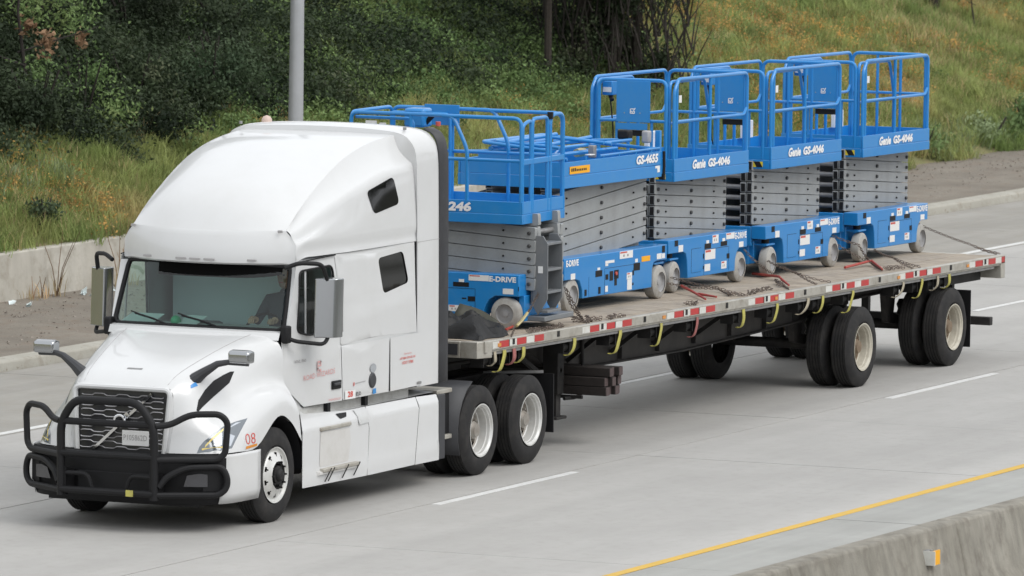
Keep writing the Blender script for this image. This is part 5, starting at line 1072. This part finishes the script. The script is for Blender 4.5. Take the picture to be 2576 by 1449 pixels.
def chassis(T, L, W, top, poly, inset=.20):
    """two side modules with wheel arches, centre tray and end plates"""
    obj('side_module', G().prism(poly, 'y', 0, inset), M['blue'], T, bevel=.008)
    obj('side_module', G().prism(poly, 'y', W-inset, W), M['blue'], T, bevel=.008)
    obj('centre_tray', G().box(.10, L-.10, inset+.003, W-inset-.003, .17, .46), M['blue'], T, bevel=.01)
    obj('tray_floor', G().box(.30, L-.30, inset+.05, W-inset-.05, .461, .55), M['black'], T)
    obj('end_plate', G().box(.003, .05, inset+.003, W-inset-.003, .40, top-.01), M['blue'], T, bevel=.008)
    obj('end_plate', G().box(L-.05, L-.003, inset+.003, W-inset-.003, .30, top-.01), M['blue'], T, bevel=.008)

def lift_4046(loc, label, rz=0):
    T = thing('scissor_lift', label, 'scissor lift', loc, (0, TH, rz), 'blue scissor lifts on the flatbed'); W = 1.17; L = 2.44
    chassis(T, L, W, .655, [(0,.655),(0,.49),(.46,.49),(.54,.46),(.575,.38),(.60,.155),(2.06,.155),(2.075,.30),(2.12,.39),(2.19,.435),(2.44,.435),(2.44,.655)])
    for x, st in ((.25, 1), (2.27, 0)):
        for y, s in ((.012, -1), (W-.012, 1)):
            w_ = lift_wheel(T, x, y, .192, .192, .13, s)
            if st: w_.rotation_euler = (0,0,radians(4)); obj('steer_yoke', G().box(x-.13, x+.13, min(y+.02*-s, y+.20*-s), max(y+.02*-s, y+.20*-s), .40, .425), M['blue'], T, bevel=.005); obj('yoke_post', G().cyl((x,y-.10*s,.42),(x,y-.10*s,.50),.05), M['blacksteel'], T)
    obj('drive_box', G().box(.06,.42,.26,W-.26,.16,.40), M['blue'], T, bevel=.01)
    # near side stickers, vents, doors
    y = 0
    decal(T,'vent_slot',.186,.573,.286,.646,y,'black'); decal(T,'sticker',.304,.497,.441,.58,y,'label'); decal(T,'warning_label',1.347,.541,1.532,.645,y,'label',True,True)
    decal(T,'vent_slot',1.107,.487,1.302,.552,y,'black'); decal(T,'sticker',1.156,.552,1.238,.591,y,'label'); decal(T,'vent_slot',1.607,.492,1.803,.55,y,'black'); decal(T,'sticker',1.656,.551,1.739,.589,y,'label')
    decal(T,'warning_label',1.774,.567,2.035,.643,y,'label',True); decal(T,'sticker',2.182,.445,2.318,.513,y,'label'); decal(T,'warning_label',1.121,.349,1.437,.473,y,'label',True); decal(T,'sticker',1.113,.208,1.284,.296,y,'label')
    decal(T,'warning_label',1.632,.208,1.792,.301,y,'label',True,True); decal(T,'vent_slot',1.80,.326,1.883,.389,y,'black'); decal(T,'door_hinge',1.062,.37,1.095,.43,y,'black'); decal(T,'door_hinge',1.062,.24,1.09,.28,y,'black')
    for a, b, c, d in ((.70,.212,.705,.512),(1.09,.165,1.094,.47),(1.095,.475,1.86,.480),(.70,.508,1.0,.512),(.70,.212,1.0,.215),(1.86,.17,1.864,.478)): decal(T,'door_gap',a,b,c,d,y,'black',off=.0015)
    text('lettering','E-DRIVE',(2.052,0,.553),(1,0,0),(0,0,1),.36,.082,M['wtext'],T,0,.04)
    # grey scissor stack
    scissors(T, .12, 2.33, .25, .92, .655, 1.335, 6, .127, -.068)
    # platform
    x0, x1 = .15, 2.46; zb = 1.37
    obj('platform_floor', G().box(x0+.02, x1-.02, .02, W-.02, 1.43, 1.47), M['blue'], T)
    for yy in (0, W-.03):
        obj('toe_board', G().box(x0, x1, yy+.004, yy+.026, 1.488, 1.65), M['blue'], T, bevel=.004); obj('platform_sill', G().box(x0, x1, yy, yy+.03, zb, 1.486), M['blue'], T, bevel=.006)
    for xx in (x0, x1-.03):
        obj('toe_board', G().box(xx+.004, xx+.026, .032, W-.032, 1.488, 1.65), M['blue'], T, bevel=.004); obj('platform_sill', G().box(xx, xx+.03, .032, W-.032, zb, 1.486), M['blue'], T, bevel=.006)
    text('lettering','Genie',(.69,-.001,1.500),(1,0,0),(0,0,1),.40,.118,M['wtext'],T,.25,.045); text('lettering','GS-4046',(1.17,-.001,1.502),(1,0,0),(0,0,1),.68,.112,M['wtext'],T,.12,.05)
    hazard(T, x0, .12, .62, 1.395, 1.465)
    zt, zm = 2.625, 2.105
    for yy in (.03, W-.03):
        tube_part('side_rail', T, [(x0+.10,yy,1.5),(x0+.10,yy,zt),(x1-.03,yy,zt),(x1-.03,yy,1.5)], .023, .10)
        tube_part('mid_rail', T, [(x0+.10,yy,zm),(x1-.12,yy,zm),(x1-.03,yy,zm+.09)], .019, .05)
        tube_part('rail_post', T, [(1.28,yy,1.5),(1.28,yy,zt)], .021)
        tube_part('front_post', T, [(x0+.03,yy,1.42),(x0+.03,yy,zt-.12),(x0+.16,yy,zt-.01)], .023, .09)
    # extension deck rails inside the main rails
    for yy in (.10, W-.10):
        tube_part('extension_rail', T, [(x0+.05,yy,1.5),(x0+.05,yy,zt-.03),(1.25,yy,zt-.03),(1.42,yy,zm+.05),(1.42,yy,1.5)], .021, .09); tube_part('extension_mid_rail', T, [(x0+.05,yy,zm-.02),(1.42,yy,zm-.02)], .017)
    tube_part('end_rail', T, [(x0+.02,.13,1.5),(x0+.02,.13,zt-.02),(x0+.02,W-.13,zt-.02),(x0+.02,W-.13,1.5)], .023, .10); tube_part('end_mid_rail', T, [(x0+.02,.13,zm),(x0+.02,W-.13,zm)], .019)
    for yy in (.33, .80): tube_part('end_post', T, [(x0+.03,yy,1.5),(x0+.03,yy,zm)], .019)
    tube_part('gate_rail', T, [(x1-.03,.06,1.5),(x1-.03,.06,zt),(x1-.03,W-.06,zt),(x1-.03,W-.06,1.5)], .023, .10); tube_part('gate_mid_rail', T, [(x1-.03,.06,zm),(x1-.03,W-.06,zm)], .019)
    for yy in (.42, .75): tube_part('gate_post', T, [(x1-.03,yy,1.5),(x1-.03,yy,zt)], .02)
    pn = obj('panel', G().box(x0-.012, x0-.002, .338, .792, 2.085, 2.595), M['blue'], T, bevel=.004); obj('panel_lower', G().box(x0-.010, x0-.002, .373, .794, 1.994, 2.075), M['blue'], T, bevel=.003)
    obj('manual_box', G().box(x0+.03, x0+.10, .42, .70, 1.915, 1.985), M['black'], T, bevel=.006)
    ck = G(); Fx = x0-.0155
    for a, b in (((.545,2.195),(.60,2.195)),((.60,2.195),(.60,2.25)),((.60,2.25),(.555,2.25)),((.545,2.195),(.545,2.225)),((.59,2.225),(.572,2.205)),((.572,2.205),(.535,2.262))): ck.beam((Fx,a[0],a[1]),(Fx,b[0],b[1]),.011,.002,(1,0,0))
    obj('check_mark', ck, M['wtext'], pn, smooth=0)
    for yy in (.47, .68): obj('panel_bolt', G().cyl((x0-.018,yy,2.20),(x0-.010,yy,2.20),.007,seg=8), M['chrome'], pn)
    cb = obj('control_box', G().box(x0+.12, x0+.30, W-.26, W-.12, 2.40, 2.58), M['blue'], T, bevel=.015); obj('joystick', G().tube([(x0+.2,W-.2,2.40),(x0+.16,W-.24,2.34)], .03, 8), M['black'], cb); obj('control_label', G().box(x0+.11, x0+.118, W-.25, W-.14, 2.44, 2.50), M['label'], cb)
    obj('control_cable', G().tube(fillet([(x0+.2,W-.2,2.36),(x0+.25,W-.22,2.0),(x0+.3,W-.2,1.75),(x0+.5,W-.15,1.60)], .1), .009, 6), M['black'], T)
    obj('tool_box', G().box(1.7, 2.0, W-.12, W-.06, 1.65, 1.88), M['label'], T, bevel=.01); decal(T,'sticker',.42,2.33,.50,2.42,.075,'label')
    return T
for i, (x, lab) in enumerate(((12.56,'blue scissor lift just behind the lift with folded rails, third on the flatbed'),(15.59,'blue scissor lift second from the rear of the flatbed'),(18.63,'rearmost blue scissor lift on the flatbed, rails clear of the others'))):
    lift_4046((x, -.2, deckz(x)), lab)

# ---- the crosswise lift behind the cab
def lift_3246():
    T = thing('scissor_lift', 'blue scissor lift parked crosswise right behind the truck cab', 'scissor lift', (6.68, 1.43, deckz(7.2)), (0, 0, -pi/2), 'blue scissor lifts on the flatbed'); W = 1.17; L = 2.36
    chassis(T, L, W, .645, [(0,.645),(0,.42),(.10,.36),(.20,.135),(1.90,.135),(1.925,.26),(1.98,.35),(2.06,.395),(2.36,.395),(2.36,.645)])
    for x in (.12, 2.18):
        for y, s in ((.006, -1), (W-.006, 1)): lift_wheel(T, x, y, .19, .188, .12, s)
    Y = lambda yw: 1.43-yw
    decal(T,'warning_label',Y(-.289),.558,Y(-.546),.626,0,'label',True); text('lettering','E-DRIVE',(Y(-.552),0,.556),(1,0,0),(0,0,1),.342,.064,M['wtext'],T,0,.04)
    decal(T,'vent_slot',Y(-.091),.481,Y(-.292),.533,0,'black'); decal(T,'sticker',Y(-.163),.535,Y(-.23),.569,0,'label'); decal(T,'sticker',Y(-.726),.419,Y(-.86),.483,0,'label'); decal(T,'vent_slot',Y(-.28),.317,Y(-.374),.374,0,'black'); decal(T,'vent_slot',Y(-.205),.34,Y(-.26),.355,0,'black')
    decal(T,'warning_label',Y(-.034),.192,Y(-.179),.264,0,'label',True,True); decal(T,'vent_slot',Y(-.186),.222,Y(-.328),.262,0,'black'); decal(T,'vent_slot',Y(-.92),.46,2.36,.51,0,'black')
    for a, b, c, d in ((1.40,.46,1.80,.464),(1.80,.15,1.804,.462)): decal(T,'door_gap',a,b,c,d,0,'black',off=.0015)
    scissors(T, .15, 2.47, .19, .98, .60, 1.19, 5, .138, -.066)
    x0, x1 = .15, 2.395
    obj('platform_floor', G().box(x0+.02, x1-.02, .02, W-.02, 1.29, 1.33), M['blue'], T)
    for yy in (0, W-.03):
        obj('toe_board', G().box(x0, x1, yy+.004, yy+.026, 1.342, 1.487), M['blue'], T, bevel=.004); obj('platform_sill', G().box(x0, x1, yy, yy+.03, 1.229, 1.34), M['blue'], T, bevel=.006)
    for xx in (x0, x1-.03):
        obj('toe_board', G().box(xx+.004, xx+.026, .032, W-.032, 1.342, 1.487), M['blue'], T, bevel=.004); obj('platform_sill', G().box(xx, xx+.03, .032, W-.032, 1.229, 1.34), M['blue'], T, bevel=.006)
    text('lettering','GS-3246',(1.065,-.001,1.356),(1,0,0),(0,0,1),.68,.112,M['wtext'],T,.12,.05); text('lettering','Genie',(.58,-.001,1.358),(1,0,0),(0,0,1),.38,.11,M['wtext'],T,.25,.045)
    zt, zm = 2.455, 1.957
    for yy in (.025, W-.025):
        tube_part('extension_rail', T, [(x0+.03,yy,1.35),(x0+.03,yy,zt),(1.49,yy,zt),(1.675,yy,2.07),(1.675,yy,1.35)], .023, .09)
        tube_part('side_rail', T, [(1.36,yy+.0,zt-.005),(x1-.03,yy,zt-.005),(x1-.03,yy,1.25)], .023, .10)
        tube_part('mid_rail', T, [(x0+.03,yy,zm),(x1-.03,yy,zm)], .021)
        tube_part('rail_post', T, [(.95,yy,1.35),(.95,yy,zt)], .021)
    for yy in (.09, W-.09): tube_part('inner_rail', T, [(.95,yy,1.35),(.95,yy,zt-.06),(x0+.06,yy,zt-.06)], .019, .08)
    tube_part('far_end_rail', T, [(x0+.02,.05,1.35),(x0+.02,.05,zt),(x0+.02,W-.05,zt),(x0+.02,W-.05,1.35)], .023, .10)
    xe = x1-.02
    tube_part('gate_loop', T, [(xe,.035,1.35),(xe,.035,zt-.08),(xe,.26,zt-.03),(xe,.26,1.35)], .021, .07); tube_part('gate_loop', T, [(xe,.30,1.35),(xe,.30,zt-.02),(xe,.71,zt-.02),(xe,.71,1.35)], .022, .08)
    tube_part('gate_loop', T, [(xe,.79,1.26),(xe,.79,zt),(xe,W-.025,zt),(xe,W-.025,1.30)], .023, .12); obj('gate_mid_rail', G().box(xe-.02, xe+.02, .03, W-.03, zm-.045, zm+.02), M['blue'], T, bevel=.008)
    obj('rail_pin', G().box(xe-.03,xe+.03,.77,.81,zt-.05,zt+.03), M['black'], T)
    # controls at the far end
    obj('placard', G().box(.36,.50,.035,.045,2.19,2.36), M['label'], T, smooth=0); obj('placard', G().box(.54,.62,.035,.045,2.19,2.34), M['label'], T, smooth=0)
    cb = obj('control_box', G().box(.72,.98,.30,.55,2.28,2.50), M['blue'], T, bevel=.03); obj('joystick', G().tube([(.95,.4,2.32),(1.05,.4,2.42)], .03, 8), M['black'], cb); obj('stop_button', G().cyl((1.12,.4,2.30),(1.12,.4,2.35),.03), M['labelred'], cb)
    obj('upper_panel', G().box(.60,1.05,W-.06,W-.045,2.26,2.50), M['blue'], T, bevel=.004)
    # ladder at the near end
    for xx in (.22, .62):
        pl = [(2.43,.28),(2.50,.17),(2.62,.36),(2.62,1.0),(2.56,1.09),(2.45,1.09),(2.43,1.0)]; obj('ladder_side', G().prism(pl, 'y', xx, xx+.018), M['laddergrey'], T, bevel=.004)
    for z in (.20, .42, .68, .98): obj('ladder_rung', G().box(2.47, 2.615, .24, .618, z, z+.03), M['laddergrey'], T, bevel=.004)
    obj('ladder_back', G().box(2.40, 2.43, .24, .64, .30, .95), M['laddergrey'], T); decal_ = obj('ladder_label', G().box(2.50,2.56,.215,.2185,.66,.74), M['label'], T, smooth=0)
    obj('pothole_guard', G().box(2.30,2.38,.12,1.05,.10,.40), M['blue'], T, bevel=.01); obj('lower_step', G().box(2.36,2.60,.20,1.0,.10,.16), M['laddergrey'], T, bevel=.01)
    return T
lift_3246()

# ---- the wide lift with folded rails
def lift_4655():
    T = thing('scissor_lift', 'wide blue scissor lift with its guard rails folded flat, second on the flatbed', 'scissor lift', (9.03, -.42, deckz(9.03)), (0, TH, 0), 'blue scissor lifts on the flatbed'); W = 1.40; L = 2.99
    chassis(T, L, W, .655, [(0,.655),(0,.40),(.30,.40),(.44,.37),(.515,.26),(.525,.155),(2.545,.155),(2.555,.38),(2.60,.455),(2.68,.47),(2.99,.47),(2.99,.655)], .22)
    for x in (.27, 2.83):
        for y, s in ((.012, -1), (W-.012, 1)):
            lift_wheel(T, x, y, .205, .205, .15, s)
            if x > 1: obj('steer_yoke', G().box(x-.14, x+.14, min(y-.02*s, y-.22*s), max(y-.02*s, y-.22*s), .42, .445), M['blue'], T, bevel=.005)
    y = 0
    text('lettering','E-DRIVE',(.045,0,.557),(1,0,0),(0,0,1),.352,.078,M['wtext'],T,0,.04)
    decal(T,'sticker',.18,.40,.305,.47,y,'label'); decal(T,'warning_label',1.17,.53,1.43,.563,y,'label'); decal(T,'sticker',1.17,.50,1.25,.528,y,'label'); decal(T,'warning_label',1.586,.559,1.969,.648,y,'label',True,True)
    decal(T,'vent_slot',2.0,.392,2.185,.482,y,'black'); decal(T,'sticker',2.04,.492,2.117,.534,y,'label'); decal(T,'rental_sticker',2.232,.486,2.482,.551,y,'orange'); decal(T,'sticker',2.684,.49,2.824,.557,y,'label'); decal(T,'sticker',2.837,.492,2.926,.551,y,'label'); decal(T,'vent_slot',2.84,.562,2.924,.644,y,'black')
    decal(T,'control_panel',1.18,.335,1.26,.40,y,'black'); decal(T,'control_panel',1.30,.315,1.40,.43,y,'blacksteel'); decal(T,'control_panel',1.43,.33,1.56,.435,y,'black'); obj('key_switch', G().cyl((1.47,-.02,.395),(1.47,0,.395),.022), M['labelred'], T); decal(T,'control_panel',1.44,.25,1.51,.33,y,'blacksteel')
    decal(T,'warning_label',1.80,.30,1.953,.38,y,'label',True,True); decal(T,'sticker',1.815,.172,1.95,.297,y,'label'); decal(T,'vent_slot',.89,.386,1.079,.46,y,'black'); decal(T,'sticker',.94,.465,1.02,.495,y,'label'); decal(T,'vent_slot',.58,.18,.64,.255,y,'black'); decal(T,'vent_slot',.975,.18,1.04,.262,y,'black'); decal(T,'sticker',1.175,.19,1.25,.262,y,'label'); decal(T,'door_hinge',1.965,.34,2.01,.40,y,'black'); decal(T,'door_hinge',1.965,.22,2.0,.25,y,'black')
    for a, b, c, d in ((1.153,.165,1.158,.47),(1.16,.47,2.0,.474),(.70,.16,.704,.40)): decal(T,'door_gap',a,b,c,d,y,'black',off=.0015)
    scissors(T, .12, 2.80, .20, 1.20, .70, 1.42, 5, .168, .075, .085)
    x0, x1 = -.03, 2.80; zb = 1.49
    obj('platform_floor', G().box(x0+.02, x1-.02, .02, W-.02, 1.56, 1.60), M['blue'], T)
    for yy in (0, W-.03):
        obj('toe_board', G().box(x0, x1, yy+.004, yy+.026, 1.637, 1.80), M['blue'], T, bevel=.004); obj('platform_sill', G().box(x0, x1, yy, yy+.03, zb, 1.634), M['blue'], T, bevel=.006)
    for xx in (x0, x1-.03):
        obj('toe_board', G().box(xx+.004, xx+.026, .032, W-.032, 1.637, 1.80), M['blue'], T, bevel=.004); obj('platform_sill', G().box(xx, xx+.03, .032, W-.032, zb, 1.634), M['blue'], T, bevel=.006)
    st = decal(T,'rental_sticker',.11,1.655,.68,1.745,-.0,'orange'); g = G()
    for k in range(9): g.box(.15+.05*k, .15+.05*k+.034, -.0046, -.0034, 1.685, 1.685+(.038 if k < 3 else .026))
    obj('sticker_print', g, M['wood'], st, smooth=0)
    text('lettering','GS-4655',(2.03,-.001,1.672),(1,0,0),(0,0,1),.645,.112,M['wtext'],T,.12,.05); decal(T,'sticker',2.60,1.60,2.73,1.63,0,'label'); decal(T,'sticker',2.66,1.55,2.73,1.60,0,'label')
    # folded rails lie on the toe boards
    rr_ = .022
    def fold(name, z, y0, y1, xa, xb, lift): return tube_part(name, T, [(xa,y0,z),(xa,y1,z+lift),(xb,y1,z+lift),(xb,y0,z)], rr_, .10)
    fold('folded_side_rail', 1.83, .03, 1.05, .10, 2.70, .06); fold('folded_side_rail', 1.88, W-.04, .30, .05, 2.6, .06); fold('folded_rail', 1.93, .20, 1.10, -.02, 1.75, .08); fold('folded_end_rail', 1.97, .10, .95, .02, 1.3, .05)
    for yy, za, zb_ in ((.28,1.86,1.86),(.62,1.92,1.98),(.85,2.0,2.03),(1.0,1.93,1.95)): tube_part('folded_tube', T, [(.02,yy,za),(2.1-.5*(yy > .8),yy+.02,zb_)], .026)
    tube_part('toe_top_rail', T, [(1.0,.015,1.832),(2.74,.015,1.842)], .014)
    for xx in (.6,1.1,1.55,2.05,2.5): tube_part('rail_bracket', T, [(xx,.015,1.79),(xx,.015,1.84)], .012)
    tube_part('folded_brace', T, [(.05,.2,1.85),(.9,.5,1.90)], .018); tube_part('folded_brace', T, [(.05,1.0,1.95),(.8,.6,1.98)], .018)
    obj('hydraulic_motor', G().lathe((1.35,.42,1.84), [(-.14,.0001),(-.14,.05),(.0,.055),(.1,.045),(.14,.02),(.14,.0001)], 14, 'x'), M['gold'], T); obj('rail_clamp', G().box(1.02,1.10,.10,.18,1.80,1.95), M['steel'], T, bevel=.01); obj('clamp_label', G().box(.80,.94,.05,.12,1.845,1.855), M['label'], T)
    obj('manual_case', G().box(2.45,2.60,.30,.45,1.95,2.06), M['black'], T, bevel=.02); obj('control_case', G().box(2.66,2.76,.12,.22,1.90,2.05), M['hubgrey'], T, bevel=.02)
    obj('end_post', G().box(2.80,2.85,.03,.10,1.52,2.05), M['blue'], T, bevel=.006); obj('end_strap', G().tube([(2.83,-.01,1.80),(2.84,-.012,1.62),(2.83,-.01,1.45)], .018, 6), M['black'], T)
    obj('far_panel', G().box(.0,.02,.30,1.15,1.80,1.90), M['blue'], T, bevel=.004); obj('far_label', G().box(-.012,-.002,.45,.95,1.66,1.73), M['lampchrome'], T, smooth=0)
    return T
lift_4655()
# ================================================================== CHAINS AND BINDERS
def link_geo(L=.048, wd=.028, r=.0046):
    pts = []
    for k in range(10):
        a = 2*pi*k/10; pts.append(((L/2-wd/2)*(1 if cos(a) > 0 else -1)+wd/2*cos(a), wd/2*sin(a), 0))
    return G().tube(pts, r, 5, True)
LINK = link_geo()
def chain_geo(pts, sag=.0, g=None, jitter=0, seed=0):
    g = g or G(); P = [Vector(p) for p in pts]; r2 = np.random.default_rng(seed); pitch = .042; flip = 0
    for a, b in zip(P[:-1], P[1:]):
        d = b-a; n = max(1, int(d.length/pitch)); q = d.to_track_quat('X', 'Z')
        for k in range(n):
            t = (k+.5)/n; c = a+d*t+Vector((0,0,-sag*4*t*(1-t)))
            if jitter: c = c+Vector(r2.normal(size=3)*jitter); c.z = max(c.z, min(a.z, b.z)-.005)
            m = Matrix.Translation(c) @ q.to_matrix().to_4x4() @ Matrix.Rotation((pi/2 if flip else 0)+(r2.uniform(-.6, .6) if jitter else .4), 4, 'X'); flip ^= 1; g.add(LINK, m)
    return g
def chain(label, segs, binder=None, hook=None, piles=()):
    o = segs[0][0]; T = thing('tie_down_chain', label, 'chain', (0,0,0), group='chains holding the lifts')
    g = G()
    for i, s in enumerate(segs): chain_geo(s, .015, g, 0, i)
    obj('links', g, M['chain'], T, smooth=40)
    for i, pth in enumerate(piles):
        g = G(); chain_geo(pth, 0, g, .012, 50+i); chain_geo([(p[0]+.02, p[1]+.03, p[2]+.012) for p in pth], 0, g, .014, 70+i); obj('loose_links', g, M['chain'], T, smooth=40)
    if binder:
        for b in binder: obj('lever_binder', G().tube([Vector(p) for p in b], [.018]+[.016]*(len(b)-2)+[.012], 8), M['binder'], T)
    if hook: obj('grab_hook', G().tube([Vector(p) for p in hook], .018, 8), M['gold'], T)
    return T
def D(x, y, h=.02): return (x, y, deckz(x)+h)
chain('taut chain from the rearmost lift down to the rear corner of the flatbed', [[(20.98,-.05,1.72),(21.0,-.85,1.455),D(21.06,-1.2)],[(21.0,-.85,1.455),D(21.13,-1.22)]])
chain('chain pair from under the rearmost lift to the edge rail', [[(19.10,-.25,1.50),(18.38,-.8,1.475),D(18.05,-1.22)],[(18.38,-.8,1.475),D(18.30,-1.22)]])
chain('dirty chain with red lever binder between the last two lifts', [[(17.86,-.15,1.78),(17.95,-.5,1.66),D(18.35,-.50,.05),D(17.55,-1.0)],[(17.93,-.12,1.70),D(18.45,-.42,.05)]], [[D(17.50,-.50,.03),D(18.30,-.50,.06),D(18.38,-.52,.06)],[D(18.40,-.5,.06),D(17.5,-1.02,.03)]], None, [[D(17.6,-1.0),D(17.9,-1.05),D(18.0,-1.15)]])
chain('chain pair running from the front wheel of the second-rearmost lift', [[(15.62,-.22,1.61),(15.17,-.8,1.52),D(14.85,-1.22)],[(15.46,-.5,1.56),(15.13,-.9,1.50),D(15.30,-1.22)]])
chain('chain with orange-red lever binder behind the third lift', [[(15.02,-.15,1.80),(15.08,-.3,1.64),D(15.6,-.35,.04)],[D(14.6,-.85,.04),D(14.0,-1.2,.02)]], [[D(15.85,.08,.03),D(15.22,-.55,.06),D(14.9,-.72,.06)],[D(14.95,-.7,.05),D(14.36,-1.05,.03)]], None, [[D(14.8,-.68,.03),D(14.4,-.95,.03),D(14.2,-.98,.03)],[D(13.9,-1.02),D(13.4,-1.05),D(12.95,-1.12)]])
chain('long chain from between the wheels with two red bars, beside the third lift', [[(12.60,-.22,1.63),(12.51,-.9,1.54),D(12.72,-1.2)],[(12.55,-.2,1.56),D(13.2,-.6,.04),D(12.70,-.98,.03)]], [[(12.70,-.32,1.52),D(12.40,-.62,.05),D(11.75,-1.06,.03)],[D(12.45,-.66,.03),D(12.15,-1.03,.03)]], None, [[D(12.9,-.85),D(12.6,-1.0),D(12.8,-1.1)],[D(11.02,-1.12),D(11.25,-1.18),D(11.1,-1.24)]])
chain('heavy rusty chains piled on the edge rail beside the folded-rail lift', [[(7.79,-1.0,1.92),(7.95,-1.0,1.71),D(8.30,-1.0)],[(7.84,-1.0,1.90),(8.0,-1.03,1.70),D(8.22,-1.05)],[(7.80,-1.02,1.62),D(8.3,-.92,.04),D(8.0,-1.22)]], None, None, [[D(8.5,-.95),D(8.28,-1.12),D(8.45,-1.2)],[D(8.6,-1.2),D(8.95,-1.15),D(9.09,-1.22)],[D(8.0,-1.02),D(8.15,-1.15),D(8.3,-1.1)]])
chain('chain with gold hook from the ladder of the crosswise lift', [[(7.05,-1.05,2.0),(6.73,-1.1,1.845),(6.42,-1.15,1.72)],[(6.0,-1.2,1.62),D(5.75,-1.27,.02)]], [[D(6.35,-.92,.03),D(6.95,-.80,.05)]], [(6.44,-1.15,1.73),(6.36,-1.16,1.70),(6.20,-1.19,1.66),(6.0,-1.22,1.62)], [[D(6.27,-1.22),D(6.85,-1.2),D(7.3,-1.2)]])
